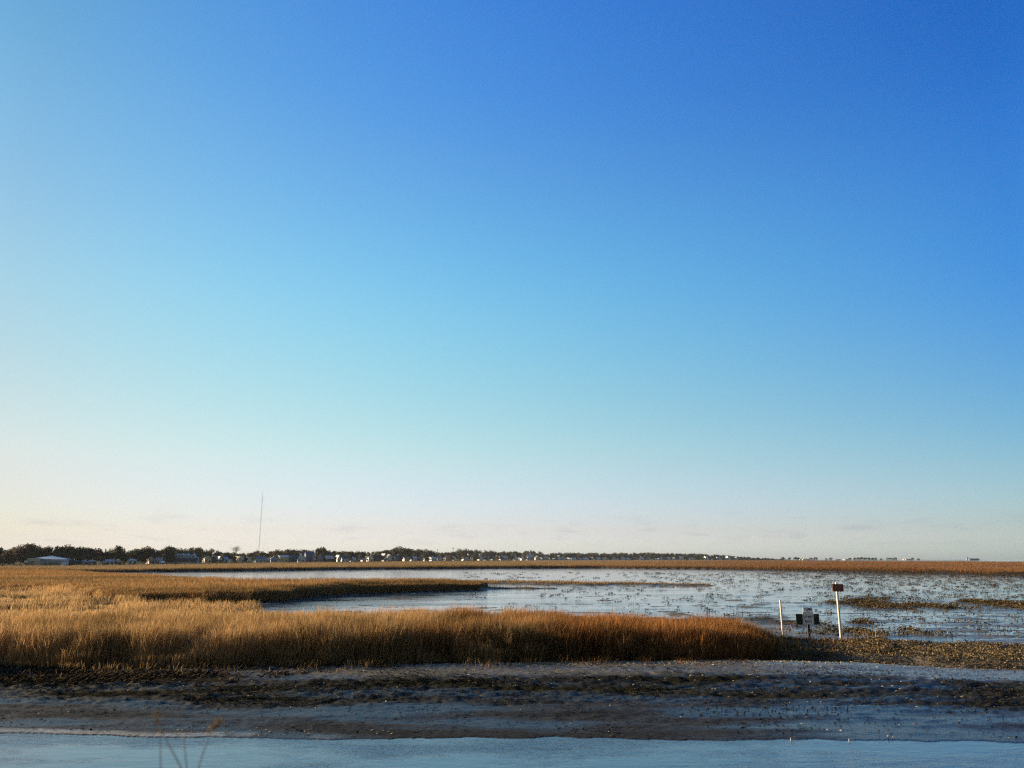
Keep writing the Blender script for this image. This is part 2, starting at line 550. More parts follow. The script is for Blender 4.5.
def build_grass():
    # --- the front bank
    p = np.concatenate([scatter(620000, -58, 26, 23, 100), scatter(480000, -42, 12, 24, 43)])
    X, Y = p[:, 0], p[:, 1]
    z, d = land(X, Y)
    t = d['t']
    px = CX + t * KX
    edge = Y - front_foot(t)
    tall_depth = np.interp(px, [-200, 0, 150, 300, 500, 700, 780], [8, 8, 8.5, 10, 9, 7.5, 5]) + (fbm(X, Y, 5, 3, 83) - .5) * 3
    H = np.interp(px, [-200, 0, 200, 400, 560, 650, 700, 735, 752, 772, 795, 840, 895], [1.15, 1.15, 1.18, 1.2, 1.15, 1.02, .94, .94, .70, .40, .22, .16, .10])
    clump = fbm(X, Y, .9, 3, 85)
    clump2 = fbm(X, Y, 3.2, 3, 87)
    low = sstep(-.6, .9, edge - tall_depth)
    Hh = H * (.58 + .52 * clump + .14 * clump2 + .10) * (1 - low) + low * (.16 + .60 * sstep(.40, .72, clump2))
    rise = sstep(-.3, .9, edge + (clump - .5) * 1.6)
    Hh = Hh * (.42 + .58 * rise)
    keep = (d['m1'] > .35) & (RNG.random(len(X)) < np.where(low > .5, .55, np.clip(.40 + 1.1 * (clump - .30) * 2, .25, 1)))
    keep &= ~((px > 890) | ((px > 775) & (RNG.random(len(X)) < .7)))
    # bare wrack gaps in the matted grass at the back left
    keep &= ~((low > .6) & (fbm(X * .7, Y, 2.6, 3, 89) > .53))
    X, Y, z, Hh, px, low, clump2 = (a[keep] for a in (X, Y, z, Hh, px, low, clump2))
    n = len(X)
    h = Hh * np.where(RNG.random(n) < .22, RNG.uniform(.3, .75, n), np.clip(RNG.normal(.96, .10, n), .6, 1.25))
    hue = np.clip(sstep(430, 640, px + (clump2 - .5) * 260) + RNG.normal(0, .16, n) + .12, 0, 1) * (1 - low * .8)
    tone = np.clip(RNG.normal(.48, .30, n) + 1.1 * (fbm(X, Y, 2.2, 4, 203) - .5) + low * .25 - .10 * sstep(540, 700, px), 0, 1)
    o = blades('marsh_grass', np.stack([X, Y], 1), z, h, RNG.uniform(.006, .018, n) * (1 + low * .8), tone, hue, GRASS, lean=.24)
    tag(o, 'tall golden to rust marsh grass along the near bank above the grey mud', 'grass', kind='stuff')
    # --- a ragged fringe of short and broken stems in front of it
    te = RNG.uniform(-.85, .30, 60000)
    ye = front_foot(te) - RNG.exponential(.55, len(te))
    z, d = land(te * ye, ye)
    cl = fbm(te * ye, ye, .7, 3, 211)
    keep = RNG.random(len(te)) < sstep(.50, .70, cl) * .22
    te, ye, z, cl = te[keep], ye[keep], z[keep], cl[keep]
    n = len(te)
    o = blades('marsh_grass', np.stack([te * ye, ye], 1), z, RNG.uniform(.05, .28, n) * np.interp(te, [.1, .25], [1, .5]), RNG.uniform(.009, .02, n), np.clip(RNG.normal(.25, .25, n), 0, 1),
               np.clip(sstep(-.1, .15, te) + RNG.normal(0, .15, n), 0, 1), GRASS, lean=.4, head=.05)
    tag(o, 'ragged fringe of short broken stems along the foot of the near grass', 'grass', kind='stuff')
    # --- the middle island and left marsh
    te = RNG.uniform(-.62, .0, 190000)
    ye = isl_foot(te) + RNG.uniform(-2, 8, len(te))
    p = np.concatenate([fan(760000, 60, 265, -.80, .04, 1.4), np.stack([te * ye, ye], 1)])
    X, Y = p[:, 0], p[:, 1]
    z, d = land(X, Y)
    clump = fbm(X, Y, 2.6, 3, 91)
    big = fbm(X * .35, Y, 13, 4, 93)
    e = Y - isl_foot(d['t'])
    keep = (d['m2'] > .45) & (RNG.random(len(X)) < np.where(e < 8, 1.0, .30 + .30 * clump))
    X, Y, z, clump, big, e = (a[keep] for a in (X, Y, z, clump, big, e))
    n = len(X)
    tip = sstep(.02, -.10, X / Y)
    h = (.58 + .30 * clump + .4 * (big - .5)) * (1 - .35 * sstep(8, 22, e)) * (.42 + .58 * sstep(0, 6, e)) * (.4 + .6 * sstep(498, 425, CX + X / Y * KX)) * np.clip(RNG.normal(1, .18, n), .4, 1.5) * (.65 + .35 * tip)
    h *= np.where(X / Y < -.38, .8, 1.08)
    hue = np.clip(.42 + 1.9 * (big - .5) + RNG.normal(0, .15, n), 0, 1)
    tone = np.clip(RNG.normal(.40, .22, n) + 1.3 * (big - .5), 0, 1)
    o = blades('marsh_grass', np.stack([X, Y], 1), z, h, RNG.uniform(.020, .036, n), tone, hue, GRASS, lean=.2, head=.1)
    tag(o, 'brown marsh grass on the long low point that ends between two strips of water', 'grass', kind='stuff')
    # --- the far marsh across the water
    p = fan(230000, 180, 900, -.80, .80, 1.25)
    te = RNG.uniform(-.80, .80, 110000)
    ye = far_foot(te) + RNG.uniform(-3, 12, len(te))
    p = np.concatenate([p, np.stack([te * ye, ye], 1)])
    X, Y = p[:, 0], p[:, 1]
    z, d = land(X, Y)
    clump = fbm(X, Y, 7, 3, 95)
    keep = (d['m3'] > .55) & (RNG.random(len(X)) < .4 + .6 * clump)
    X, Y, z, clump, tt = (a[keep] for a in (X, Y, z, clump, d['t']))
    n = len(X)
    big = fbm(X, Y * .6, 40, 3, 97)
    h = (.30 + .5 * clump) * np.clip(RNG.normal(1, .2, n), .4, 1.5)
    hue = np.clip(sstep(.0, .34, tt + (big - .5) * .5) + RNG.normal(0, .12, n), 0, 1)
    tone = np.clip(RNG.normal(.55, .2, n) + .8 * (big - .5), 0, 1)
    o = blades('marsh_grass', np.stack([X, Y], 1), z - .05, h, RNG.uniform(.05, .10, n) * (Y / 300), tone, hue, FARGRASS, lean=.2, head=0)
    tag(o, 'flat tan and rust marsh grass in the far strip below the line of trees', 'grass', kind='stuff')
    # --- short tufts on the low bar out in the flat
    p = scatter(40000, -8, 40, 95, 160)
    z, d = land(p[:, 0], p[:, 1])
    keep = (d['bar'] > .5) & (p[:, 0] > -8)
    p, z = p[keep], z[keep]
    n = len(p)
    if n:
        o = blades('marsh_grass', p, z, RNG.uniform(.08, .34, n), RNG.uniform(.03, .06, n), np.clip(RNG.normal(.3, .15, n), 0, 1), np.full(n, .3), GRASS, head=0)
        tag(o, 'short dark stubble on the thin mud bar lying in the open water', 'grass', kind='stuff')
    # --- dead reeds washed up on the near bank (wrack)
    p = fan(60000, 25.5, 36, -.9, .30, 2)
    z, d = land(p[:, 0], p[:, 1])
    q = (p[:, 1] - d['ff'])
    lim = np.interp(CX + d['t'] * KX, [-200, 0, 120, 200, 300, 420, 600, 800], [7.5, 7.2, 6.6, 5.0, 2.6, 1.0, .6, .4])
    dens = sstep(.38, .62, fbm(p[:, 0] * .5, p[:, 1], 1.1, 3, 99))
    keep = (q > -lim) & (q < 1.6) & (RNG.random(len(p)) < (.12 + dens * .8))
    p, z = p[keep], z[keep]
    flat_sticks('washed_up_reeds', p, z, RNG.uniform(.06, .25, len(p)), RNG.uniform(.008, .018, len(p)), STICK,
                'matted dead reeds and dark wrack strewn under the left end of the near grass', 'dead reeds')


STICK = leafy('dead_reed', (.016, .013, .009), (.15, .11, .065), .1)


def flat_sticks(name, p, z, L, w, mat, label, cat):
    n = len(p)
    a = np.where(RNG.random(n) < .5, RNG.normal(0, .5, n), RNG.uniform(0, 2 * PI, n))
    tilt = np.abs(RNG.normal(0, .35, n))
    dx, dy, dz = np.cos(a) * np.cos(tilt) * L, np.sin(a) * np.cos(tilt) * L, np.sin(tilt) * L
    nx, ny = -np.sin(a) * w, np.cos(a) * w
    v = np.zeros((n, 6, 3))
    zz = z + .012
    for i, (s, k, up) in enumerate(((0, -1, 0), (0, 1, 0), (1, 1, 0), (1, -1, 0), (0, 0, 1), (1, 0, 1))):
        v[:, i, 0] = p[:, 0] + dx * s + nx * k
        v[:, i, 1] = p[:, 1] + dy * s + ny * k
        v[:, i, 2] = zz + dz * s + up * w * 1.4
    base = (np.arange(n) * 6)[:, None]
    f = (base[:, :, None] + np.array([[0, 4, 5, 3], [4, 1, 2, 5]])[None]).reshape(-1, 4)
    me = bpy.data.meshes.new(name)
    fill_mesh(me, v.reshape(-1, 3), f)
    at_ = me.attributes.new('tone', 'FLOAT', 'POINT')
    at_.data.foreach_set('value', np.repeat(np.clip(RNG.normal(.15, .30, n), 0, 1), 6).astype(np.float32))
    o = link(name, me, None, mat)
    tag(o, label, cat, kind='stuff')
    return o


# ------------------------------------------------------------------ shells
def shell_mesh(name, p, z, size, tone, mat, upright=.6):
    """oyster valves: small cupped pointed plates, six corners and a raised middle each"""
    n = len(p)
    ang = np.array([0, .8, 2.2, 3.14, 4.1, 5.5])
    rad = np.array([1.25, .75, .62, .8, .62, .8])
    jit = RNG.uniform(.75, 1.25, (n, 6))
    lx = np.cos(ang)[None] * rad[None] * jit
    ly = np.sin(ang)[None] * rad[None] * jit * .75
    loc = np.zeros((n, 7, 3))
    loc[:, :6, 0], loc[:, :6, 1] = lx, ly
    loc[:, 6, 2] = .32
    loc *= size[:, None, None] * .5
    # random attitude
    a, b, c = RNG.uniform(0, 2 * PI, n), RNG.normal(0, upright, n), RNG.uniform(0, 2 * PI, n)
    def rot(v, ax, th):
        cth, sth = np.cos(th)[:, None], np.sin(th)[:, None]
        i, j = [(1, 2), (2, 0), (0, 1)][ax]
        r = v.copy()
        r[..., i] = v[..., i] * cth - v[..., j] * sth
        r[..., j] = v[..., i] * sth + v[..., j] * cth
        return r
    loc = rot(rot(rot(loc, 2, c), 0, b), 2, a)
    loc[..., 0] += p[:, 0][:, None]
    loc[..., 1] += p[:, 1][:, None]
    loc[..., 2] += z[:, None]
    base = (np.arange(n) * 7)[:, None, None]
    f = (base + np.array([[i, (i + 1) % 6, 6] for i in range(6)])[None]).reshape(-1, 3)
    me = bpy.data.meshes.new(name)
    fill_mesh(me, loc.reshape(-1, 3), f)
    at_ = me.attributes.new('tone', 'FLOAT', 'POINT')
    at_.data.foreach_set('value', np.repeat(tone, 7).astype(np.float32))
    return link(name, me, None, mat)


OYSTER = leafy('oyster_shell', (.034, .026, .014), (.40, .29, .145), 0)
BLEACHED = leafy('bleached_shell', (.12, .095, .055), (.76, .62, .38), 0)


def build_shells():
    # the oyster bank at the right end of the grass
    p = scatter(130000, 8, 36, 27, 48)
    z, d = land(p[:, 0], p[:, 1])
    dens = fbm(p[:, 0], p[:, 1], .8, 3, 111)
    keep = (d['m4'] > .40) & (RNG.random(len(p)) < .25 + .9 * dens)
    p, z, dn = p[keep], z[keep], dens[keep]
    n = len(p)
    o = shell_mesh('oyster_bed', p, z + RNG.uniform(-.01, .10, n) * (.4 + dn), RNG.uniform(.045, .12, n), np.clip(RNG.normal(.34, .28, n), 0, 1), OYSTER, .9)
    tag(o, 'brown ridge of crowded oyster shells behind the mud at the right', 'oyster bed', kind='stuff')
    # scattered clumps of oysters standing in the shallow water beyond it
    m = 60000
    c = fan(m, 43, 235, -.06, .80, 1.25)
    Y, t = c[:, 1], c[:, 0] / c[:, 1]
    px = CX + t * KX
    patch = fbm(c[:, 0] * 1.25, Y * .38, 5.5, 4, 121)
    near = sstep(790, 900, px) * sstep(96, 62, Y)
    prob = sstep(.52, .66, patch) * (.03 + .50 * near) + near * sstep(.50, .64, patch) * .9 + .014 * sstep(560, 720, px) + .045 * sstep(740, 900, px) + .004
    zz, d = land(c[:, 0], Y)
    ok = (RNG.random(m) < prob) & (d['m1'] < .1) & (d['m2'] < .1) & (d['m3'] < .1) & (d['m4'] < .3) & (d['s'] > 1.15)
    c, near, zz = c[ok], near[ok], zz[ok]
    P, S, T, Z = [], [], [], []
    for (x, y), k, z0 in zip(c, near, zz):
        r = random.uniform(.07, .26) * (1 + .6 * k) * (1 + y / 240)
        cnt = int(7 + 40 * r)
        aa = RNG.uniform(0, 2 * PI, cnt)
        q = np.sqrt(RNG.random(cnt)) * r
        P.append(np.stack([x + np.cos(aa) * q * 2.2, y + np.sin(aa) * q], 1))
        Z.append(max(z0, -.03) + (1 - (q / r) ** 2) * r * .55 + RNG.uniform(-.01, .03, cnt))
        S.append(RNG.uniform(.07, .15, cnt) * (1 + y / 240))
        T.append(np.clip(RNG.normal(.10 + .12 * k, .22, cnt), 0, 1))
    P, S, T, Z = np.concatenate(P), np.concatenate(S), np.concatenate(T), np.concatenate(Z)
    o = shell_mesh('oyster_clumps', P, Z, S, T, OYSTER, .65)
    tag(o, 'dark clumps of oysters dotted over the shallow flat behind the two posts', 'oyster clumps', kind='stuff')
    # bleached shells along the top of the mud and down at the creek's edge
    p = fan(120000, 19, 36, -.75, .75, 2)
    z, d = land(p[:, 0], p[:, 1])
    px = CX + d['t'] * KX
    q = p[:, 1] - d['ff']
    top = np.exp(-((q + 1.15) / .75) ** 2) * np.interp(px, [200, 300, 450, 600, 780, 860, 1000], [.05, .40, .75, .95, .75, .15, .08])
    low = np.exp(-((p[:, 1] - d['ce'] - .35) / .35) ** 2) * .10 * sstep(.50, .62, fbm(p[:, 0], p[:, 1], 2.2, 2, 131))
    mid = .003 + .015 * d['rough'] * (d['s'] > 0)
    pr = np.where((d['s'] > .005) & (q < 1.0), top + low + mid, 0)
    keep = RNG.random(len(p)) < pr * .8
    p, z = p[keep], z[keep]
    n = len(p)
    o = shell_mesh('shell_litter', p, z + .012, RNG.uniform(.035, .10, n), np.clip(RNG.normal(.45, .3, n), 0, 1), BLEACHED, .35)
    tag(o, 'pale broken shells strewn along the upper edge of the grey mud', 'shells', kind='stuff')
    # dark clods and broken weed lying on the rough middle of the mud
    p = fan(190000, 19, 34, -.75, .75, 2)
    z, d = land(p[:, 0], p[:, 1])
    cl = fbm(p[:, 0] * .5, p[:, 1], 1.0, 4, 141)
    pr = (.13 + .6 * d['rough']) * sstep(.46, .68, cl) + .02
    keep = (RNG.random(len(p)) < pr) & (d['s'] > .03) & (d['s'] < .95)
    p, z = p[keep], z[keep]
    n = len(p)
    o = shell_mesh('mud_clods', p, z + .01, RNG.uniform(.03, .10, n), np.clip(RNG.normal(.28, .28, n), 0, 1), leafy('dark_weed', (.012, .012, .008), (.10, .085, .055), 0), .4)
    tag(o, 'dark clods and weed scattered over the middle of the grey mud slope', 'mud clods', kind='stuff')

# ------------------------------------------------------------------ small mesh kit
class MB:
    def __init__(s):
        s.v, s.f = [], []

    def quad(s, *p):
        b = len(s.v)
        s.v += [tuple(q) for q in p]
        s.f.append(tuple(range(b, b + len(p))))

    def box(s, x0, x1, y0, y1, z0, z1):
        b = len(s.v)
        s.v += [(x, y, z) for z in (z0, z1) for y in (y0, y1) for x in (x0, x1)]
        for f in ((0, 2, 3, 1), (4, 5, 7, 6), (0, 1, 5, 4), (2, 6, 7, 3), (0, 4, 6, 2), (1, 3, 7, 5)):
            s.f.append(tuple(b + i for i in f))
        return s

    def tube(s, p, q, r0, r1=None, n=10, caps=True):
        r1 = r0 if r1 is None else r1
        p, q = Vector(p), Vector(q)
        d = (q - p).normalized()
        a = d.orthogonal().normalized()
        c = d.cross(a)
        b = len(s.v)
        for o, r in ((p, r0), (q, r1)):
            for i in range(n):
                th = 2 * PI * i / n
                s.v.append(tuple(o + a * math.cos(th) * r + c * math.sin(th) * r))
        for i in range(n):
            j = (i + 1) % n
            s.f.append((b + i, b + j, b + n + j, b + n + i))
        if caps:
            s.f.append(tuple(b + i for i in range(n - 1, -1, -1)))
            s.f.append(tuple(b + n + i for i in range(n)))
        return s

    def path(s, pts, radii, n=6):
        for i in range(len(pts) - 1):
            s.tube(pts[i], pts[i + 1], radii[i], radii[i + 1], n)
        return s

    def mesh(s, name):
        me = bpy.data.meshes.new(name)
        me.from_pydata(s.v, [], s.f)
        me.update()
        return me

    def build(s, name, mat, parent=None):
        return link(name, s.mesh(name), parent, mat)


M = {}
for k, c, r in (('white', (.84, .82, .78), .55), ('cream', (.74, .66, .50), .6), ('yellow', (.70, .58, .36), .6),
                ('pale_blue', (.62, .70, .75), .55), ('blue', (.34, .48, .66), .55), ('slate', (.15, .19, .30), .6),
                ('teal', (.07, .13, .16), .6), ('lavender', (.50, .47, .52), .6), ('pink', (.56, .44, .40), .65),
                ('grey', (.40, .41, .41), .6), ('dark', (.055, .052, .055), .8), ('brown', (.12, .08, .06), .8),
                ('metal', (.50, .56, .62), .4), ('sage', (.48, .56, .48), .6), ('red_brown', (.17, .075, .055), .8),
                ('sand', (.70, .60, .44), .65)):
    M[k] = plain('paint_' + k, c, r, var=.10, scale=.8)
M['pane'] = plain('dark_pane', (.03, .04, .05), .12, var=.05, spec=.6)


def gable_roof(w, d, z, rise, over=.35, axis='x'):
    m = MB()
    th = .18
    if axis == 'x':        # ridge runs along x
        a, b = w / 2 + over, d / 2 + over
        for t in (0, th):
            pass
        e = z - rise * over / (d / 2)
        prof = [(-b, e), (0, z + rise), (b, e), (b, e + th), (0, z + rise + th), (-b, e + th)]
        L, Rr = [(-a, y, zz) for y, zz in prof], [(a, y, zz) for y, zz in prof]
    else:
        a, b = w / 2 + over, d / 2 + over
        e = z - rise * over / (w / 2)
        prof = [(-a, e), (0, z + rise), (a, e), (a, e + th), (0, z + rise + th), (-a, e + th)]
        L, Rr = [(x, b, zz) for x, zz in prof], [(x, -b, zz) for x, zz in prof]
    n = 6
    m.v = L + Rr
    for i in range(n):
        j = (i + 1) % n
        m.f.append((i, j, n + j, n + i))
    for o in (0, n):
        for q in ((0, 1, 4, 5), (1, 2, 3, 4)):
            m.f.append(tuple(o + i for i in q))
    return m


def hip_roof(w, d, z, rise, over=.35):
    a, b = w / 2 + over, d / 2 + over
    k = max(a - b, .05)
    m = MB()
    m.v = [(-a, -b, z), (a, -b, z), (a, b, z), (-a, b, z), (-k, 0, z + rise), (k, 0, z + rise)]
    m.f = [(0, 1, 5, 4), (1, 2, 5), (2, 3, 4, 5), (3, 0, 4), (3, 2, 1, 0)]
    return m


def house_walls(w, d, h, rise=0, axis=None):
    m = MB()
    m.box(-w / 2, w / 2, -d / 2, d / 2, -.5, h)
    if axis == 'y' and rise:
        for y in (-d / 2, d / 2):
            m.f.append((len(m.v), len(m.v) + 1, len(m.v) + 2)); m.v += [(-w / 2, y, h), (w / 2, y, h), (0, y, h + rise * .99)]
    if axis == 'x' and rise:
        for x in (-w / 2, w / 2):
            m.f.append((len(m.v), len(m.v) + 1, len(m.v) + 2)); m.v += [(x, -d / 2, h), (x, d / 2, h), (x, 0, h + rise * .99)]
    return m


FOOT = []         # picture column, half width and rear of every house, so that no tree grows through one
BUILT = []        # (px, short phrase) of every building, used to say where the trees stand


def house(px, wpx, hpx, rpx, roof, wall, roofcol, short, label, cat='house', rz=0.0, back=9, depth=None, wins=True, group=None, chim=False):
    Y = float(town_y(np.array([(px - CX) / F_PX / 1.026]))[0]) + back
    x = along(px, Y)
    sx, sy = Y * .976 / F_PX, Y / (F_PX * 1.049)
    w, h, rise = wpx * sx, hpx * sy * (1.18 if px < 560 else .85), rpx * sy * (1.1 if px < 560 else .9)
    if cat == 'house': rz += 12
    d = depth or min(max(w * .8, 5), 14)
    z0 = land_z(x, Y)
    r = empty('house' if cat == 'house' else cat.replace(' ', '_'), (x, Y, z0), R(rz), label, cat, group)
    wm = M[wall]
    ax = {'gx': 'x', 'gy': 'y'}.get(roof)
    house_walls(w, d, h, rise, ax).build('wall', wm, r)
    if roof in ('gx', 'gy'):
        rm = gable_roof(w, d, h, rise, axis=ax)
    elif roof == 'hip':
        rm = hip_roof(w, d, h, rise)
    else:
        rm = MB().box(-w / 2 - .3, w / 2 + .3, -d / 2 - .3, d / 2 + .3, h + .002, h + max(rise, .35))
    ro = rm.build('roof', M[roofcol], r)
    if chim:
        MB().box(w * .18, w * .18 + .9, -.4, .5, h + rise * .3, h + rise + 1.1).build('chimney', M['brown'], ro)
    if wins and Y < 1200:
        n = max(2, min(6, int(w / 2.6)))
        stor = 2 if h > 4.6 else 1
        for s_ in range(stor):
            zz = h * ((s_ + .5) / stor)
            hh = min(.75, h / stor * .28)
            for i in range(n):
                cx = -w / 2 + w * (i + .5) / n
                if s_ == 0 and i == n // 2:
                    MB().box(cx - .5, cx + .5, -d / 2 - .05, -d / 2 + .02, -.2, min(2.1, h * .8)).build('door', M['dark'] if wall != 'dark' else M['grey'], r)
                    continue
                f = MB().box(cx - .55, cx + .55, -d / 2 - .06, -d / 2 + .02, zz - hh - .08, zz + hh + .08).build('window', M['white'] if wall not in ('white',) else M['grey'], r)
                MB().box(cx - .45, cx + .45, -d / 2 - .09, -d / 2 - .05, zz - hh, zz + hh).build('pane', M['pane'], f)
        MB().box(-w / 2 - .06, -w / 2 + .02, -.6, .6, h * .45, h * .45 + 1.1).build('window', M['pane'], r)
    BUILT.append((px, Y, short))
    FOOT.append((px, wpx / 2 + 1.0, back + d / 2))
    return r, w, d, h, rise


def town():
    H = house
    # far left waterfront
    H(28, 4.2, 2.6, 1.0, 'gx', 'white', 'grey', 'small white shed', 'small white shed under the dense trees, left of the long low pavilion', 'shed', rz=28)
    r, w, d, h, rise = H(51, 33, 5.0, 3.0, 'hip', 'grey', 'metal', 'long low pavilion', 'long low pavilion with a grey-blue metal roof, white fascia and cream left end', 'pavilion', rz=20, depth=16, wins=False)
    MB().box(-w / 2 - .35, -w / 2 + w * .30, -d / 2 - 1.2, d / 2 + .4, h - 1.0, h + .5).build('canopy', M['cream'], r)
    MB().box(-w / 2 + w * .16, -w / 2 + w * .33, -d / 2 - .8, d / 2 + .2, -.3, h - 1.003).build('end_wall', M['cream'], r)
    MB().box(-w / 2 + w * .58, w / 2 + .2, -d / 2 - .35, -d / 2 - .05, h - .75, h - .05).build('fascia', M['white'], r)
    for i in range(7):
        cx = -w / 2 + w * (.40 + .095 * i)
        MB().box(cx - .09, cx + .09, -d / 2 - .3, -d / 2 - .1, -.3, h - .8).build('post', M['white'], r)
    for i in range(4):
        cx = -w / 2 + w * (.45 + .14 * i)
        MB().box(cx - .55, cx + .55, -d / 2 - .06, -d / 2 + .02, 0, 1.0).build('window', M['pane'], r)
    H(64.6, 2.4, 2.4, .7, 'flat', 'white', 'white', 'little white kiosk', 'little white box-like kiosk at the right end of the long pavilion', 'kiosk', back=0, wins=False)
    H(74, 14, 2.9, 1.7, 'hip', 'brown', 'dark', 'dark-roofed boathouse', 'low dark-roofed boathouse right of the long pavilion', 'boathouse')
    Y = float(town_y(np.array([(72.2 - CX) / F_PX / 1.026]))[0]) + 20
    x = along(72.2, Y)
    t = empty('storage_tank', (x, Y, land_z(x, Y)), 0, 'pale upright cylindrical tank rising behind the dark-roofed boathouse', 'tank')
    MB().tube((0, 0, -.3), (0, 0, 4.0), .85, n=18).build('tank_shell', M['grey'], t)
    MB().tube((0, 0, 4.002), (0, 0, 4.5), .88, .25, n=18).build('tank_roof', M['white'], t)
    H(85, 9, 2.3, 1.0, 'gx', 'grey', 'grey', 'low grey cottage', 'low grey cottage between the dark boathouse and the sage-roofed one', rz=16)
    H(92.5, 8, 3.3, 1.1, 'hip', 'lavender', 'sage', 'sage-roofed cottage', 'cottage with a pale sage hipped roof, right of the low grey cottage', rz=20)
    H(104.5, 3.5, 2.2, 1.1, 'gy', 'white', 'white', 'small white hut', 'small white gabled hut in the clearing below the lone slim pine', 'hut', rz=33)
    H(110, 7, 2.8, 1.7, 'gx', 'white', 'lavender', 'lavender-roofed house', 'small house with a lavender-grey roof, right of the white hut', rz=18)
    H(118, 4, 3.2, 1.4, 'gy', 'white', 'grey', 'narrow white gabled house', 'narrow white gabled house below the round oak', rz=28)
    H(132, 8.4, 3.6, 1.6, 'hip', 'white', 'pale_blue', 'white house with a pale blue roof', 'white house with a pale blue hipped roof standing alone in front of trees', rz=23)
    H(150.5, 5, 4.4, 2.2, 'gy', 'pink', 'dark', 'pink gabled house', 'pinkish gabled house with a dark roof, left of the pale pink house', rz=33)
    H(157.5, 8, 3.8, 1.8, 'gx', 'lavender', 'pink', 'pale pink house', 'pale pink house with a small chimney, just left of the blue hotel', rz=23, chim=True)
    H(162.2, 1.6, 2.0, .8, 'gy', 'white', 'white', 'tiny white shed', 'tiny white shed against the left end of the blue hotel', 'shed', back=2, wins=False)
    # the big blue hotel with its row of dormers
    r, w, d, h, rise = H(182.5, 30, 5.2, 3.4, 'hip', 'slate', 'blue', 'blue hotel', 'long blue-roofed waterfront hotel with a row of gabled dormers and white left end', 'hotel', rz=18, depth=15, wins=False, back=6)
    MB().box(-w / 2 - 1.4, -w / 2 + 1.2, -d / 2 - .6, d / 2 + .6, -.4, h + 1.4).build('end_tower', M['white'], r)
    hip_roof(2.9, d + 1.2, h + 1.402, 1.1, .2).build('tower_roof', M['white'], r)
    for i in range(5):
        cx = -w / 2 + w * (.17 + .17 * i)
        g = MB()
        ww, hh = 1.25, 1.0
        y0, y1, zb = -d / 2 - .25, 0, h - .3
        g.box(cx - ww, cx + ww, y0, y1, zb, zb + hh + .6)
        g.quad((cx - ww, y0, zb + hh + .6), (cx + ww, y0, zb + hh + .6), (cx, y0, zb + hh + 1.9))
        dm = g.build('dormer', M['pale_blue'], r)
        rr = MB()
        rr.quad((cx - ww - .2, y0 - .2, zb + hh + .5), (cx, y0 - .2, zb + hh + 2.05), (cx, y1, zb + hh + 2.05), (cx - ww - .2, y1, zb + hh + .5))
        rr.quad((cx + ww + .2, y0 - .2, zb + hh + .5), (cx + ww + .2, y1, zb + hh + .5), (cx, y1, zb + hh + 2.05), (cx, y0 - .2, zb + hh + 2.05))
        rr.build('dormer_roof', M['blue'], dm)
        MB().box(cx - .45, cx + .45, y0 - .06, y0 - .002, zb + .5, zb + 1.5).build('window', M['pane'], dm)
    MB().box(-w / 2 + 1.3, w / 2, -d / 2 - 2.2, -d / 2 - .003, 2.35, 2.6).build('porch_roof', M['dark'], r)
    MB().box(-w / 2 + 1.3, w / 2, -d / 2 - 2.2, -d / 2 - 2.1, .2, .8).build('railing', M['white'], r)
    for i in range(9):
        cx = -w / 2 + 1.6 + (w - 2) * i / 8
        MB().box(cx - .07, cx + .07, -d / 2 - 2.19, -d / 2 - 2.05, .802, 2.348).build('post', M['white'], r)
    H(207, 7, 4.2, 2.2, 'gy', 'cream', 'grey', 'cream gabled house', 'cream gabled house right of the blue hotel', rz=28)
    H(214, 7.5, 4.2, 3.0, 'hip', 'brown', 'grey', 'brown house', 'brown house with a big pale grey roof, right of the cream gabled one', rz=18, back=14)
    H(218.3, 3.2, 3.4, 2.4, 'gy', 'white', 'white', 'steep white cottage', 'steep white gabled cottage at the corner of the brown house', rz=38, back=3)
    H(224, 7, 3.4, 1.8, 'gx', 'pale_blue', 'blue', 'light blue house', 'light blue house with a darker blue roof, left of the bare tree', rz=18)
    H(230.5, 3, 2.3, 1.0, 'gy', 'pale_blue', 'pale_blue', 'tiny pale blue shed', 'tiny pale blue shed under the bare tree', 'shed', wins=False)
    H(240, 4.6, 5.2, .6, 'flat', 'cream', 'cream', 'tall cream block', 'tall boxy cream house right under the bare tree', rz=40, back=2)
    H(249, 5.2, 1.6, 3.0, 'gy', 'white', 'white', 'steep white roof', 'white house like a tent, its steep gable reaching nearly to the ground', rz=23)
    H(260, 10, 3.4, 1.8, 'gx', 'pale_blue', 'slate', 'blue-grey house at the mast', 'wide blue-grey house below the tall radio mast', rz=18)
    H(267.3, 3.4, 2.6, 1.4, 'gy', 'white', 'white', 'small white cottage right of the mast', 'small white gabled cottage just right of the tall radio mast', rz=33, back=2)
    H(273.5, 6, 3.4, 2.2, 'gy', 'blue', 'pale_blue', 'blue house with a white gable', 'blue house with a pale gable, left of the long yellow house', rz=13)
    H(283, 9, 4.6, 1.6, 'gx', 'yellow', 'white', 'long yellow house', 'long yellow house with a white roof, the brightest left of the teal one', rz=26, back=5)
    H(292.5, 8.4, 4.0, 2.4, 'gx', 'teal', 'teal', 'dark teal house', 'dark teal house wedged between the yellow and the pinkish white houses', rz=13)
    H(300.5, 7.4, 4.4, 3.0, 'gy', 'white', 'pink', 'white house with a pink roof', 'white gabled house with a pinkish roof, left of the big slate blue house', rz=23)
    H(308.5, 7.0, 7.0, 2.2, 'gx', 'slate', 'slate', 'big slate blue house', 'big two-storey slate blue house, tallest of the houses right of the mast', rz=16)
    H(313.2, 2.6, 5.8, 1.4, 'gy', 'white', 'grey', 'narrow white tower house', 'narrow tall white house stuck to the right side of the big slate blue one', rz=38, back=4)
    H(320, 4.6, 4.6, 3.0, 'gy', 'lavender', 'slate', 'purple-roofed house', 'house with a steep dark purple roof, second right of the big slate blue one', rz=0)
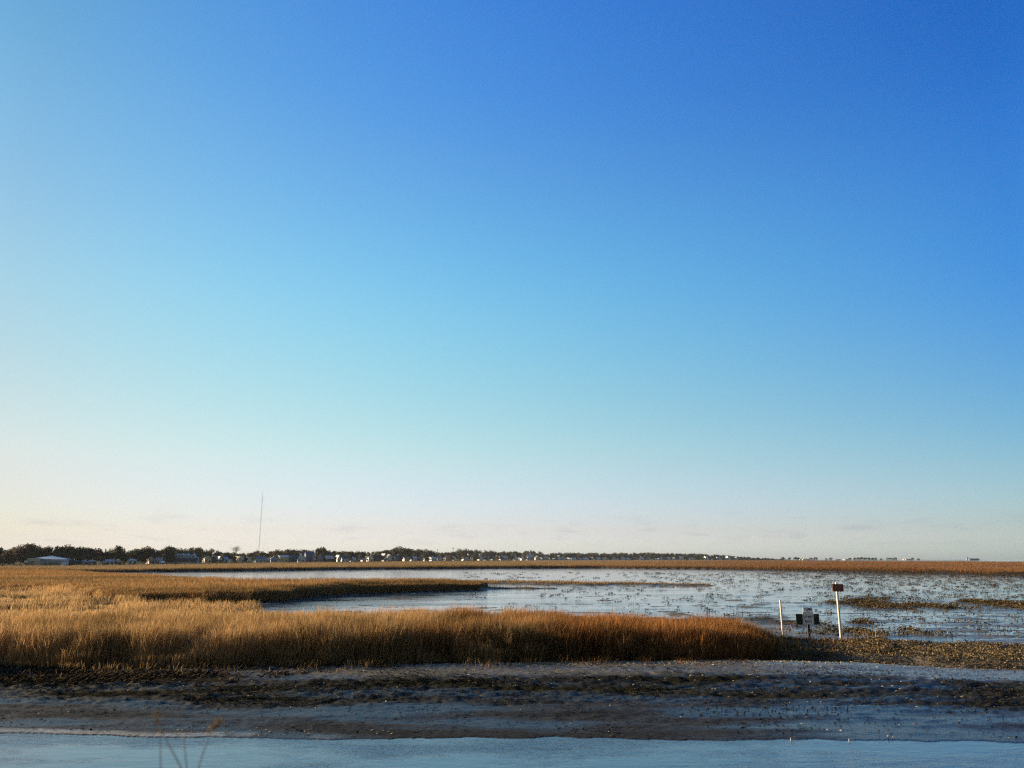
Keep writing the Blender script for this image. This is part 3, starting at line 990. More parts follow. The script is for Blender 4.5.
    H(328.5, 8, 3.0, 2.6, 'gx', 'brown', 'white', 'white-roofed brown house', 'brown house under a broad white roof', rz=23)
    H(334, 4.6, 2.8, 1.6, 'gx', 'red_brown', 'brown', 'red-brown house', 'red-brown house between the broad white roof and the white gable', rz=0, back=12)
    H(337.8, 3.6, 3.0, 3.0, 'gy', 'white', 'white', 'sharp white gable', 'sharp white gabled house left of the teal-blue roof', rz=28)
    H(344.5, 7, 3.2, 2.8, 'gx', 'pale_blue', 'teal', 'teal-blue roofed house', 'pale house with a teal-blue roof, right of the sharp white gable', rz=18)
    H(352.5, 6.0, 3.0, 1.4, 'hip', 'white', 'white', 'low white bungalow', 'low all-white bungalow right of the teal-blue roof', rz=23)
    H(358, 5.0, 3.0, 2.2, 'gy', 'pale_blue', 'grey', 'pale blue gable', 'pale blue gabled house between two white ones', rz=0)
    H(363.5, 4.0, 2.0, 1.0, 'gx', 'white', 'lavender', 'small lavender roof', 'small white house with a lavender roof, left of the bright square one', rz=18)
    H(369.3, 4.6, 3.8, .8, 'flat', 'white', 'white', 'bright square white house', 'bright square white house with a flat roof, left of the dark teal roof', rz=33)
    H(377.5, 8, 3.4, 2.2, 'gx', 'teal', 'dark', 'dark teal-walled house', 'dark teal-walled house with a near-black roof in the middle of the row', rz=0)
    H(383.4, 2.4, 5.4, 1.4, 'gy', 'white', 'white', 'slim white tall house', 'slim tall white house right of the dark teal-walled house', rz=38)
    H(388.6, 5.4, 4.2, 2.0, 'gy', 'white', 'pink', 'white house with a pinkish gable', 'white house with a pinkish roof, left of the small sand cottage', rz=33)
    H(393, 3.4, 2.8, 1.4, 'gx', 'sand', 'white', 'small sand cottage', 'small sand-coloured cottage left of the slate gable', rz=18)
    H(398.5, 7, 3.4, 2.8, 'gy', 'slate', 'grey', 'slate gable under the oak hump', 'slate blue gabled house below the highest hump of trees', rz=0)
    H(406, 5.6, 2.6, 1.4, 'gx', 'white', 'pink', 'low white cottage with a pink roof', 'low white cottage with a pinkish roof below the hump of trees', rz=20)
    H(413, 6.4, 3.0, 1.4, 'gx', 'white', 'white', 'wide white bungalow', 'wide white bungalow left of the blue-grey house at the end of the hump', rz=22)
    H(418.5, 5.4, 3.2, 2.0, 'gy', 'blue', 'slate', 'blue-grey gabled house', 'blue-grey gabled house right of the wide white bungalow', rz=0)
    H(426, 4.6, 2.6, 1.4, 'gx', 'sage', 'white', 'sage cottage', 'sage-walled cottage with a white roof left of the two bright bungalows', rz=18)
    H(433, 6.0, 2.4, 1.0, 'gx', 'white', 'white', 'bright white bungalow', 'bright white bungalow, left one of the pair left of the palms', rz=22)
    H(439, 5.0, 2.8, 1.2, 'gx', 'white', 'grey', 'grey-roofed white bungalow', 'white bungalow with a grey roof, right one of the pair left of the palms', rz=22)
    H(446.5, 4.0, 3.0, 1.6, 'gy', 'pink', 'brown', 'pinkish cottage', 'pinkish brown-roofed cottage left of the round white tank', rz=16)
    # round white tank on a stem
    Y = float(town_y(np.array([(453.7 - CX) / F_PX / 1.026]))[0]) + 8
    x = along(453.7, Y)
    t = empty('water_tank', (x, Y, land_z(x, Y)), 0, 'rounded white tank below the palms in the middle of the town', 'tank')
    bm = bmesh.new()
    bmesh.ops.create_uvsphere(bm, u_segments=20, v_segments=12, radius=1)
    for v in bm.verts: v.co = Vector((v.co.x * 2.6, v.co.y * 2.6, v.co.z * 2.7 + 3.6))
    me = bpy.data.meshes.new('tank_bowl'); bm.to_mesh(me); bm.free()
    link('tank_bowl', me, t, M['white'])
    MB().tube((0, 0, -.4), (0, 0, 1.4), 1.2, .9, n=14).build('tank_stem', M['white'], t)
    H(465, 5.6, 2.8, .8, 'flat', 'white', 'grey', 'pale flat-roofed block', 'pale flat-roofed block right of the palms', rz=20)
    H(469, 2.2, 5.2, .8, 'flat', 'grey', 'grey', 'grey tower block', 'narrow grey upright building in the middle of the town', rz=0, back=14)
    H(474, 3.6, 2.4, 1.2, 'gy', 'brown', 'dark', 'small dark cottage', 'small dark cottage right of the narrow grey building', rz=0)
    H(480, 4.2, 2.6, 1.8, 'gy', 'white', 'white', 'white gable below the low pines', 'bright white gabled house in the gap right of the narrow grey building', rz=26)
    H(486.5, 4.4, 2.2, 1.8, 'gx', 'grey', 'lavender', 'lavender-grey house', 'lavender-grey house right of the bright white gable', rz=18)
    H(493, 3.4, 2.4, 1.4, 'gy', 'lavender', 'white', 'white-roofed lavender cottage', 'lavender cottage with a white roof left of the long pale roof', rz=23)
    H(503, 8.4, 2.6, 1.0, 'gx', 'lavender', 'white', 'long pale roof', 'long low house with one pale roof near the middle of the photo', rz=13)
    H(515, 3.6, 2.4, 1.6, 'gy', 'white', 'white', 'left white gable', 'white gabled house, left one of two bright gables right of the long pale roof', rz=28)
    H(522, 3.4, 2.8, 2.0, 'gy', 'white', 'grey', 'right white gable', 'white gabled house, right one of two bright gables right of the long pale roof', rz=28)
    H(530, 6.4, 2.8, 2.2, 'gx', 'lavender', 'pale_blue', 'pale blue-grey house', 'pale blue-grey house right of the two bright gables', rz=16)
    H(537, 4.0, 2.6, 1.2, 'gy', 'cream', 'white', 'cream cottage', 'cream cottage with a white roof right of the pale blue-grey house', rz=28)
    H(545.5, 5.2, 2.0, 1.4, 'gx', 'pink', 'sand', 'pinkish bungalow', 'pinkish sandy bungalow below the notch in the tree line', rz=16)
    H(558.5, 3.6, 2.2, 1.8, 'gy', 'white', 'white', 'white gable by the dark gap', 'white gabled cottage beside the darkest gap right of the notch', rz=28)
    H(563, 4.0, 2.0, 1.6, 'gx', 'pale_blue', 'sage', 'sage-roofed pale house', 'pale house with a sage roof right of the notch in the tree line', rz=18)
    H(573, 5.0, 2.2, .8, 'gx', 'white', 'white', 'low white ranch', 'low white house right of the sage-roofed pale house', rz=14)
    far = ((579, 3.2, 'gy', 'lavender', 'white'), (585, 6.2, 'gx', 'white', 'white'), (592, 3.6, 'gy', 'pale_blue', 'white'), (598, 4.4, 'gx', 'white', 'white'), (603.5, 3.2, 'gy', 'white', 'white'),
           (613, 3.4, 'gx', 'white', 'pale_blue'), (622, 4.6, 'gx', 'white', 'white'), (628, 3.2, 'gy', 'white', 'white'), (634, 3.0, 'gx', 'lavender', 'grey'), (641, 4.6, 'gx', 'white', 'white'),
           (648, 2.8, 'gy', 'pale_blue', 'white'), (655, 3.4, 'gy', 'white', 'grey'), (661, 3.0, 'gx', 'white', 'white'), (668, 4.2, 'gx', 'white', 'white'), (674, 3.0, 'gy', 'white', 'white'))
    for i, (px, w_, rf, wl, rc) in enumerate(far):
        H(px, w_, random.uniform(1.7, 2.4), random.uniform(.8, 1.4), rf, wl, rc, 'white cottages of the far row',
          'pale far-off cottage in the long row of specks below the even dark tree line', rz=23, wins=False, group='pale cottages in the far row')
    H(681, 4.0, 3.0, 1.4, 'gx', 'white', 'white', 'bright white house before the far slope', 'bright white house right of the far row of cottages', rz=23, wins=False)
    H(692, 2.6, 2.0, 1.0, 'gy', 'white', 'white', 'small lone white cottage', 'small lone white cottage between two larger far white houses', rz=23, wins=False)
    H(706, 3.6, 3.4, 1.4, 'gx', 'white', 'white', 'white house high in the trees', 'white house seen high against the sloping end of the trees', rz=23, wins=False)
    H(718, 4.0, 2.6, 1.2, 'gx', 'lavender', 'blue', 'blue-roofed far house', 'blue-roofed far house left of the big white one', rz=13, wins=False)
    H(728, 4.0, 3.6, 1.4, 'hip', 'white', 'white', 'biggest white far house', 'biggest white house at the right end of the tree line', rz=23, wins=False)
    H(736, 2.6, 2.2, 1.2, 'gy', 'pale_blue', 'grey', 'last pale blue far house', 'pale blue house, last one before the trees thin out', rz=18, wins=False)
    # specks at the far right
    H(804.5, 7.2, .9, 1.5, 'hip', 'sand', 'sand', 'sandy dome-like building', 'sandy building with a low rounded roof standing alone on the right horizon', 'building', rz=0, wins=False, depth=22)
    H(838, 4.0, .6, .4, 'gx', 'lavender', 'grey', 'faint far cottage', 'faint lavender-grey cottage on the horizon straight above the tall pole', rz=0, wins=False)
    H(846, 4.6, .6, .5, 'gx', 'pink', 'pink', 'faint pinkish cottage', 'faint pinkish cottage on the horizon right of the tall pole', rz=0, wins=False)
    H(907, 6.6, .8, .6, 'gx', 'pink', 'sand', 'pinkish horizon house', 'low pinkish house with a few bushes beside it on the right horizon', rz=0, wins=False)
    r, w, d, h, rise = H(972, 9, 1.2, .8, 'gx', 'slate', 'grey', 'dark hall', 'dark hall with a short tower at its left end on the far right horizon', 'hall', rz=0, wins=False, depth=16)
    MB().box(-w / 2 - 1.9, -w / 2 + .3, -2, 2, -.5, h + rise + 2.0).build('tower', M['slate'], r)
    MB().tube((-w / 2 - .8, 0, h + rise + 2.001), (-w / 2 - .8, 0, h + rise + 4.5), 1.3, .1, n=8).build('spire', M['slate'], r)


# ------------------------------------------------------------------ trees
LEAF = [leafy('evergreen_leaves', (.045, .050, .026), (.160, .155, .085), .42),
        leafy('olive_leaves', (.058, .054, .030), (.19, .165, .095), .42),
        leafy('brown_leaves', (.066, .052, .038), (.20, .155, .11), .42)]
LOOK = ['dark green', 'olive', 'brownish']
BARK = plain('bark', (.075, .06, .05), .9, var=.3)


def crown_mesh(kind, seed):
    rg = np.random.default_rng(seed)
    P, rad = [], []
    if kind == 'oak':
        for i in range(15):
            a, q = rg.uniform(0, 2 * PI), math.sqrt(rg.random()) * .36
            zc = .34 + .44 * rg.random() * (1 - (q / .5) ** 2)
            P.append((math.cos(a) * q, math.sin(a) * q, zc)); rad.append(rg.uniform(.11, .20))
        P.append((0, 0, .62)); rad.append(.26)
    elif kind == 'pine':
        for i in range(13):
            zc = .40 + .55 * (i / 12)
            a, q = rg.uniform(0, 2 * PI), rg.uniform(.05, .30) * (1.25 - zc)
            P.append((math.cos(a) * q * 1.4, math.sin(a) * q * 1.4, zc)); rad.append(rg.uniform(.08, .15) * (1.35 - .6 * zc))
    else:                                     # bushy to the ground
        for i in range(15):
            a, q = rg.uniform(0, 2 * PI), math.sqrt(rg.random()) * .40
            zc = .14 + .62 * rg.random() * (1 - (q / .55) ** 2)
            P.append((math.cos(a) * q, math.sin(a) * q, zc)); rad.append(rg.uniform(.12, .20))
    V, T = [], []
    for (x, y, z), r in zip(P, rad):
        n = int(95 * (r / .15) ** 2)
        d = rg.normal(size=(n, 3)); d /= np.linalg.norm(d, axis=1)[:, None]
        q = r * rg.random(n) ** .45
        c = np.array([x, y, z]) + d * q[:, None] * np.array([1.15, 1.15, .78])
        s = rg.uniform(.018, .046, n)
        a = rg.normal(size=(n, 3)); a /= np.linalg.norm(a, axis=1)[:, None]
        b = np.cross(a, rg.normal(size=(n, 3))); b /= np.linalg.norm(b, axis=1)[:, None]
        V.append(np.stack([c - a * s[:, None], c + b * s[:, None] * .8, c + a * s[:, None], c - b * s[:, None] * .8], 1))
        T.append(np.clip(rg.normal(.5 + rg.normal(0, .16), .22, n), 0, 1))
    V, T = np.concatenate(V), np.concatenate(T)
    V[..., 2] = np.clip(V[..., 2], .02, None)
    V[..., 2] /= np.quantile(V[..., 2], .992)
    V[..., :2] /= 2 * np.quantile(np.abs(V[..., :2]), .985)
    me = bpy.data.meshes.new('crown')
    fill_mesh(me, V.reshape(-1, 3), np.arange(len(V) * 4).reshape(-1, 4))
    a = me.attributes.new('tone', 'FLOAT', 'POINT')
    a.data.foreach_set('value', np.repeat(T, 4).astype(np.float32))
    return me


def trunk_mesh(kind):
    m = MB()
    top = .62 if kind == 'oak' else (.93 if kind == 'pine' else .4)
    m.path([(0, 0, -.03), (.008, 0, top * .5), (-.01, .008, top)], [.028, .020, .007], 7)
    for i in range(7):
        a = i * 2.4
        zb = top * (.5 + .06 * i)
        L = .30 if kind == 'oak' else .16
        m.tube((0, 0, zb), (math.cos(a) * L, math.sin(a) * L, zb + .16), .011, .003, 5)
    return m.mesh('trunk')


def clump_mesh(seed, n=260):
    """scrub clump, one unit high and two wide"""
    rg = np.random.default_rng(seed)
    d = rg.normal(size=(n, 3)); d /= np.linalg.norm(d, axis=1)[:, None]
    c = d * (rg.random(n) ** .4)[:, None] * np.array([1.0, .8, .55]) + np.array([0, 0, .42])
    s = rg.uniform(.06, .14, n)
    a = rg.normal(size=(n, 3)); a /= np.linalg.norm(a, axis=1)[:, None]
    b = np.cross(a, rg.normal(size=(n, 3))); b /= np.linalg.norm(b, axis=1)[:, None]
    return np.stack([c - a * s[:, None], c + b * s[:, None], c + a * s[:, None], c - b * s[:, None]], 1), np.clip(rg.normal(.45, .25, n), 0, 1)


SKYLINE = [(-60, 547), (-30, 546), (-12, 547), (0, 547.5), (5, 550.5), (10, 551), (13, 548), (20, 546), (30, 545), (40, 546), (47, 547.5), (55, 547), (68, 545.5), (75, 547.5), (85, 547.5), (92, 548), (97, 549), (101, 551.5),
           (109, 552.5), (113, 548), (118, 547), (123, 549), (128, 552.5), (132, 550.5), (136, 550), (141, 549), (146, 547.5), (150, 548), (155, 550.5), (160, 551.5), (163, 548), (168, 547), (175, 548.5), (182, 549),
           (190, 548.5), (194, 547), (200, 548.5), (207, 550), (213, 549.5), (218, 551.5), (222, 554), (226, 552.5), (234, 553), (245, 553.5), (250, 552), (256, 551), (262, 552), (267, 554.5), (271, 551), (277, 550),
           (284, 551.5), (290, 549.5), (298, 549.5), (305, 550), (312, 550), (318, 548.5), (322, 548), (328, 550), (335, 551.5), (341, 551), (347, 551), (354, 552), (362, 551.5), (370, 552), (378, 552), (384, 550.5),
           (390, 549), (397, 548), (404, 548), (410, 549), (414, 551), (420, 549.5), (426, 549.5), (432, 551), (440, 552), (449, 552.3), (460, 550), (466, 549), (475, 550), (483, 552), (489, 550.5), (497, 552),
           (505, 551.5), (512, 551.5), (520, 552.5), (525, 551), (534, 551), (541, 552.5), (547, 555), (553, 552.5), (560, 553.5), (565, 552.5), (575, 553), (590, 552.7), (605, 553.2), (620, 552.5), (635, 553), (650, 552.7),
           (665, 553.3), (680, 553.5), (692, 553.8), (700, 554), (712, 554.5), (720, 555), (728, 555), (735, 556), (742, 556.6), (750, 557.3), (758, 557.8), (765, 558), (775, 558.6), (782, 559)]


def forest():
    crowns = {k: [crown_mesh(k, 100 + 7 * i + len(k)) for i in range(4)] for k in ('oak', 'pine', 'bush')}
    # every crown mesh in three leaf colours (mesh copies share the shape)
    var = {}
    for k, L in crowns.items():
        for i, me in enumerate(L):
            for c in range(3):
                m2 = me.copy(); m2.materials.append(LEAF[c]); var[(k, i, c)] = m2
    trunks = {k: trunk_mesh(k) for k in crowns}
    for t in trunks.values(): t.materials.append(BARK)
    sx_, sy_ = [a for a, b in SKYLINE], [b for a, b in SKYLINE]
    trees = []

    def plant(px, row, wpx, kind, back, c, label=None, cat='tree', group=None, name=None):
        for fx, fw, rear in FOOT:
            if abs(px - fx) < fw + wpx * .35: back = max(back, rear + 1.5 + wpx * .12)
        Y = float(town_y(np.array([(px - CX) / F_PX / 1.026]))[0]) + back
        x = along(px, Y)
        z0 = land_z(x, Y)
        H_ = max(height_of(row, Y) - z0, 1.2)
        W_ = wpx * Y * .976 / F_PX
        r = empty(name or {'oak': 'broadleaf_tree', 'pine': 'pine_tree', 'bush': 'evergreen_tree'}[kind], (x, Y, z0), random.uniform(0, 6.28), label, cat, group, (W_, W_, H_))
        link('crown', var[(kind, random.randrange(4), c)], r)
        link('trunk', trunks[kind], r)
        trees.append((px, row, wpx, kind, c, back, r, label))
        return r

    # trees one can pick out
    plant(118, 546.6, 16, 'oak', 16, 0, 'big round-crowned dark oak left of the white house with a pale blue roof')
    plant(105, 548.8, 4, 'pine', 30, 0, 'lone slim pine whose small top stands free in the gap left of the round oak')
    plant(136, 549.6, 14, 'oak', 18, 0, 'rounded dark tree right behind the white house with a pale blue roof')
    plant(147, 547.2, 15, 'oak', 20, 2, 'broad brownish oak above the pink gabled house')
    plant(30, 544.4, 22, 'oak', 22, 2, 'tallest broad brownish tree above the small white shed at the far left')
    plant(168, 546.4, 11, 'oak', 24, 1, 'flat-topped olive tree behind the white left end of the blue hotel')
    plant(322, 547.6, 10, 'oak', 26, 1, 'tall blocky olive tree above the purple-roofed house')
    plant(400, 547.4, 22, 'oak', 30, 1, 'wide dome-shaped tree that makes the highest hump of the middle tree line')
    plant(700, 554, 10, 'bush', 30, 0, 'dark bushy tree at the head of the sloping far end of the tree line')
    # the rest follows the skyline
    px = -56.0
    i = 0
    while px < 782:
        row = float(np.interp(px, sx_, sy_)) + random.uniform(-.3, .9)
        base = 565.3 - 5 * min(max(px, 0) / 525, 1)
        hp = max(base - row, 1.5)
        wide = min(max(hp * random.uniform(.75, 1.15), 3.2), 15)
        kind = random.choices(['oak', 'pine', 'bush'], [.50, .18, .32])[0]
        if px > 560: kind = random.choices(['oak', 'bush'], [.5, .5])[0]
        if kind == 'pine': row -= .5; wide *= .7
        c = random.choices([0, 1, 2], [.5, .28, .22])[0]
        plant(px, row, wide, kind, random.uniform(14, 34) * (1 if px < 250 else 1.8), c)
        if i % 2 == 0:                       # a lower one in front that closes the row to the ground
            q = px + random.uniform(-2, 2)
            plant(q, row + hp * random.uniform(.18, .42), wide * random.uniform(.8, 1.15), 'bush', random.uniform(11, 14), random.choice([0, 0, 1, 2]))
        px += wide * (.40 if px < 110 else .44)
        i += 1
    # sparse small trees on the right horizon
    for q, row, w in ((783, 557.6, 3), (790, 558, 3), (795, 557.6, 4.5), (798.5, 558, 3), (811, 558.2, 3), (815, 557.8, 4), (826, 558.8, 2.5), (831, 558.2, 3), (850, 558.4, 3), (855, 558.2, 3), (858, 558.0, 3.2),
                      (862, 557.6, 3.2), (865.5, 558.0, 3), (869, 557.9, 3.2), (872.5, 558.2, 3), (876, 558.3, 3), (881, 558.9, 2.6), (888, 558.2, 3), (892, 558.3, 3), (895, 558.0, 3), (912, 558.3, 3), (918, 558.9, 3), (978, 558.7, 3)):
        plant(q, row - .5, w * 1.3, 'bush', 12, random.choice([0, 0, 1]), None)
    # say where each of the others stands
    seen = {}
    for (px, row, wpx, kind, c, back, r, label) in trees:
        if label: continue
        b = min(BUILT, key=lambda q: abs(q[0] - px))
        dx = px - b[0]
        word = {'oak': 'round-topped', 'pine': 'pointed', 'bush': 'bushy'}[kind]
        size = 'low' if row > np.interp(px, sx_, sy_) + 1.6 else 'tall'
        if px >= 782:
            size, word = 'small', 'far-off'
        if px < 0:
            place = 'in the dense stand at the far left edge'
        elif dx < -2.2:
            place = 'left of the ' + b[2]
        elif dx > 2.2:
            place = 'right of the ' + b[2]
        else:
            place = 'straight behind the ' + b[2]
        lab = f'{size} {LOOK[c]} {word} tree {place}'
        if len(lab.split()) > 13: lab = lab.replace(' straight behind', ' behind').replace(word + ' ', '')
        r['label'] = lab; r['category'] = 'tree'
        seen.setdefault(lab, []).append((px, r))
    for lab, rs in seen.items():
        if len(rs) == 2:
            rs.sort(key=lambda q: q[0])
            rs[0][1]['label'] = lab + ', left one'
            rs[1][1]['label'] = lab + ', right one'
        elif len(rs) > 2:
            for px, r in rs: r['group'] = 'trees: ' + lab
    # two palms above the rounded tank, and a third
    fr = leafy('palm_fronds', (.022, .026, .013), (.085, .085, .045))
    for (q, row, lab) in ((452.8, 547.4, 'tallest palm, its tufted head leaning above the rounded white tank'), (457.6, 548.4, 'second palm with a fuller head just right of the tallest palm'),
                          (484.5, 549.4, 'slim palm standing alone above the lavender-grey house'), (437.2, 549.0, 'thin palm with hardly any head above the two bright bungalows')):
        Y = float(town_y(np.array([(q - CX) / F_PX / 1.026]))[0]) + 14
        x = along(q, Y); z0 = land_z(x, Y)
        H_ = height_of(row, Y) - z0
        r = empty('palm_tree', (x, Y, z0), 0, lab, 'palm', None)
        MB().path([(0, 0, -.3), (.15, 0, H_ * .5), (.3, 0, H_ - 1)], [.28, .2, .17], 8).build('trunk', BARK, r)
        V, T = [], []
        small = q < 440
        for k in range(15):
            a = k * 2.39996
            el = random.uniform(-.5, .9)
            L = random.uniform(1.7, 2.5) * (.5 if small else 1)
            c0 = np.array([.3, 0, H_ - 1.2])
            pts = []
            for j in range(6):
                f = j / 5
                pts.append(c0 + np.array([math.cos(a) * L * f, math.sin(a) * L * f, L * (math.sin(el) * f - .55 * f * f) + .4]))
            side = np.array([-math.sin(a), math.cos(a), 0])
            for j in range(5):
                w0, w1 = .30 * (1 - abs(2 * j / 5 - .7) * .5), .30 * (1 - abs(2 * (j + 1) / 5 - .7) * .5) * (j < 4)
                V.append([pts[j] - side * w0, pts[j] + side * w0, pts[j + 1] + side * w1, pts[j + 1] - side * w1]); T.append(random.uniform(.1, .9))
        V, T = np.array(V), np.array(T)
        me = bpy.data.meshes.new('crown')
        fill_mesh(me, V.reshape(-1, 3), np.arange(len(V) * 4).reshape(-1, 4))
        a_ = me.attributes.new('tone', 'FLOAT', 'POINT'); a_.data.foreach_set('value', np.repeat(T, 4).astype(np.float32))
        link('crown', me, r, fr)
    # the bare tree
    q = 234.5
    Y = float(town_y(np.array([(q - CX) / F_PX / 1.026]))[0]) + 34
    x = along(q, Y); z0 = land_z(x, Y)
    H_ = height_of(545.3, Y) - z0
    r = empty('bare_tree', (x, Y, z0), 0, 'leafless tree with a fan of fine grey twigs standing above the tree line', 'tree')
    m, tw = MB(), MB()
    rg = random.Random(5)
    def grow(p, d, L, rad, lev):
        q_ = p + d * L
        (m if lev < 2 else tw).tube(p, q_, rad, rad * .7, 5, caps=False)
        if lev >= 5: return
        for _ in range(3 if lev else 5):
            e = (d + Vector((rg.uniform(-1, 1), rg.uniform(-1, 1), rg.uniform(-.15, .75))) * .72).normalized()
            grow(q_, e, L * rg.uniform(.60, .78), rad * .62, lev + 1)
    grow(Vector((0, 0, -.2)), Vector((0, 0, 1)), H_ * .36, .24, 0)
    zs = max(v[2] for v in tw.v)
    for g in (m, tw): g.v = [(a * .9, b * .9, c * H_ / zs) for a, b, c in g.v]
    m.build('trunk', BARK, r); tw.build('twigs', plain('pale_twigs', (.17, .15, .125), .9), r)
    # scrub along the shore below the houses
    V, T = [], []
    protos = [clump_mesh(300 + i) for i in range(6)]
    for k in range(900):
        px = random.uniform(-60, 770)
        Y = float(town_y(np.array([(px - CX) / F_PX / 1.026]))[0])
        Y += random.uniform(-6, 3) * (Y / 420)
        x = along(px, Y)
        s = random.uniform(.22, .55) * (1.1 if px < 200 else .95) * (Y / 420) ** .6
        v, t = protos[k % 6]
        a = random.uniform(0, 6.28)
        w = v.copy() * s
        c_, s_ = math.cos(a), math.sin(a)
        rx, ry = w[..., 0] * c_ - w[..., 1] * s_, w[..., 0] * s_ + w[..., 1] * c_
        w[..., 0], w[..., 1] = rx * 1.8 + x, ry * 1.4 + Y
        w[..., 2] += land_zc(x, Y)
        V.append(w); T.append(t)
    V, T = np.concatenate(V), np.concatenate(T)
    me = bpy.data.meshes.new('shore_scrub')
    fill_mesh(me, V.reshape(-1, 3), np.arange(len(V) * 4).reshape(-1, 4))
    a_ = me.attributes.new('tone', 'FLOAT', 'POINT'); a_.data.foreach_set('value', np.repeat(T, 4).astype(np.float32))
    o = link('shore_scrub', me, None, leafy('scrub_leaves', (.022, .030, .017), (.085, .095, .050)))
    tag(o, 'low dark green scrub along the shore in front of the houses', 'scrub', kind='stuff')


def land_zc(x, y):
    return max(land_z(x, y), .3)


# ------------------------------------------------------------------ mast
def mast():
    Y = 1500.0
    x = along(258.3, Y)
    z0 = land_z(x, Y)
    H_ = height_of(496.5, Y) - z0
    r = empty('radio_mast', (x, Y, z0), 0, 'very tall thin guyed radio mast rising far above the tree line', 'radio mast')
    st = plain('mast_steel', (.38, .36, .35), .5, .6)
    m = MB()
    w = .75
    legs = [Vector((math.cos(a) * w, math.sin(a) * w, 0)) for a in (PI / 2, PI * 7 / 6, PI * 11 / 6)]
    for p in legs: m.tube(p, p + Vector((0, 0, H_)), .08, .07, 6)
    n = 64
    for k in range(n):
        z1, z2 = H_ * k / n, H_ * (k + 1) / n
        for i in range(3):
            p, q = legs[i], legs[(i + 1) % 3]
            m.tube(p + Vector((0, 0, z1)), q + Vector((0, 0, z2)), .05, n=4, caps=False)
    m.build('lattice', st, r)
    MB().tube((0, 0, H_), (0, 0, height_of(489.5, Y) - z0), .22, .10, 6).build('antenna', st, r)
    for f in (.33, .66, .98):
        for a in (PI / 2, PI * 7 / 6, PI * 11 / 6):
            MB().tube((math.cos(a) * w, math.sin(a) * w, H_ * f), (math.cos(a) * H_ * .55, math.sin(a) * H_ * .55, 0), .025, n=4).build('guy_wire', st, r)


# ------------------------------------------------------------------ posts and signs
def signs():
    pvc = plain('white_pipe', (.72, .68, .60), .45, var=.10, scale=5)
    board = plain('weathered_board', (.15, .075, .052), .8, var=.35, scale=9)
    # tall pole with the brown board
    b = at(841.3, 641.5, .30)
    Y = b.y
    z0 = land_z(b.x, Y)
    top = height_of(582.6, Y)
    s = Y * .976 / F_PX
    r = empty('sign_pole', (b.x, Y, z0), 0, 'tall thick white pole with a small weathered brown board at its top', 'sign pole')
    MB().tube((0, 0, -.3), (0, 0, top - z0 - .04), .053, n=20).build('pole', pvc, r)
    MB().tube((0, 0, top - z0 - .04), (0, 0, top - z0 + .02), .070, .05, n=20).build('cap', pvc, r)
    t, bt = height_of(584, Y) - z0, height_of(591.4, Y) - z0
    bo = MB().box(-5.4 * s, 5.6 * s, -.135, -.095, bt, t)
    o = bo.build('sign_board', board, r)
    bev = o.modifiers.new('bevel', 'BEVEL'); bev.width = .008
    MB().box(-4.9 * s, 5.1 * s, -.143, -.136, bt + .03, t - .03).build('faded_face', plain('faded_print', (.26, .11, .075), .7, var=.5, scale=7), o)
    for zz in (bt + .1, t - .1):
        MB().tube((0, -.152, zz), (0, -.134, zz), .016, n=8).build('bolt', M['grey'], o)
    # short thin pole
    b = at(783.2, 637.5, .30)
    Y = b.y
    z0 = land_z(b.x, Y)
    top = height_of(600.2, Y) - z0
    r = empty('marker_pole', (b.x, Y, z0), 0, 'bare thin white pole at the end of the tall grass, left of the two signs', 'pole')
    MB().tube((0, 0, -.3), (-.02, 0, top), .042, n=16).build('pole', pvc, r)
    MB().tube((-.02, 0, top), (-.02, 0, top + .012), .046, n=16).build('cap', pvc, r)
    # blue-white notice in front of a dark green board on a dark post
    b = at(809.3, 638.5, .30)
    Y = b.y
    z0 = land_z(b.x, Y)
    s = Y * .976 / F_PX
    hz = lambda row: height_of(row, Y) - z0
    dx = lambda px: (px - 809.3) * s
    r = empty('notice_sign', (b.x, Y, z0), 0, 'low notice sign, white panel with dark lettering on a dark green board', 'sign')
    MB().box(-.05, .05, -.05, .05, -.3, hz(610)).build('post', plain('dark_post', (.035, .035, .045), .7), r)
    MB().box(dx(797.2), dx(820.0), -.085, -.052, hz(624.6), hz(613.8)).build('back_board', plain('dark_green_board', (.016, .030, .028), .6, var=.3, scale=6), r)
    wh = plain('sign_white', (.82, .86, .90), .45, var=.06, scale=4)
    p = MB().box(dx(803.6), dx(814.4), -.112, -.088, hz(624.4), hz(611.8)).build('panel', wh, r)
    MB().box(dx(804.8), dx(814.0), -.080, -.056, hz(611.6), hz(607.4)).build('top_panel', wh, r)
    ink = plain('sign_ink', (.02, .035, .075), .6)
    # strokes of two worn lines of print; the words themselves can't be read in the photo
    def glyphs(row_t, row_b, xs):
        m = MB()
        for (a, w_, f0, f1) in xs:
            zt, zb = hz(row_t), hz(row_b)
            m.box(dx(a), dx(a + w_), -.116, -.113, zb + (zt - zb) * f0, zb + (zt - zb) * f1)
        m.build('lettering', ink, p)
    glyphs(615.2, 617.9, ((804.4, .45, 0, 1), (804.86, .9, 0, .22), (806.4, .45, 0, 1), (806.86, .8, .78, 1), (807.7, .45, 0, .76), (808.9, .45, 0, 1), (809.36, .8, .4, .62), (810.2, .45, 0, 1),
                           (811.2, .4, 0, 1), (812.2, .45, .2, 1), (812.7, .6, .74, 1), (813.3, .3, 0, .7)))
    glyphs(620.0, 622.4, ((805.6, .45, 0, 1), (806.1, .7, .74, 1), (806.85, .4, 0, .72), (807.9, .45, 0, 1), (808.4, .8, 0, .22), (809.3, .45, .3, 1), (811.0, .5, 0, 1), (811.55, .6, .75, 1), (811.55, .6, 0, .22)))
    glyphs(608.6, 609.6, ((808.6, 4.4, 0, .6), (810.0, 1.4, .65, 1.4)))


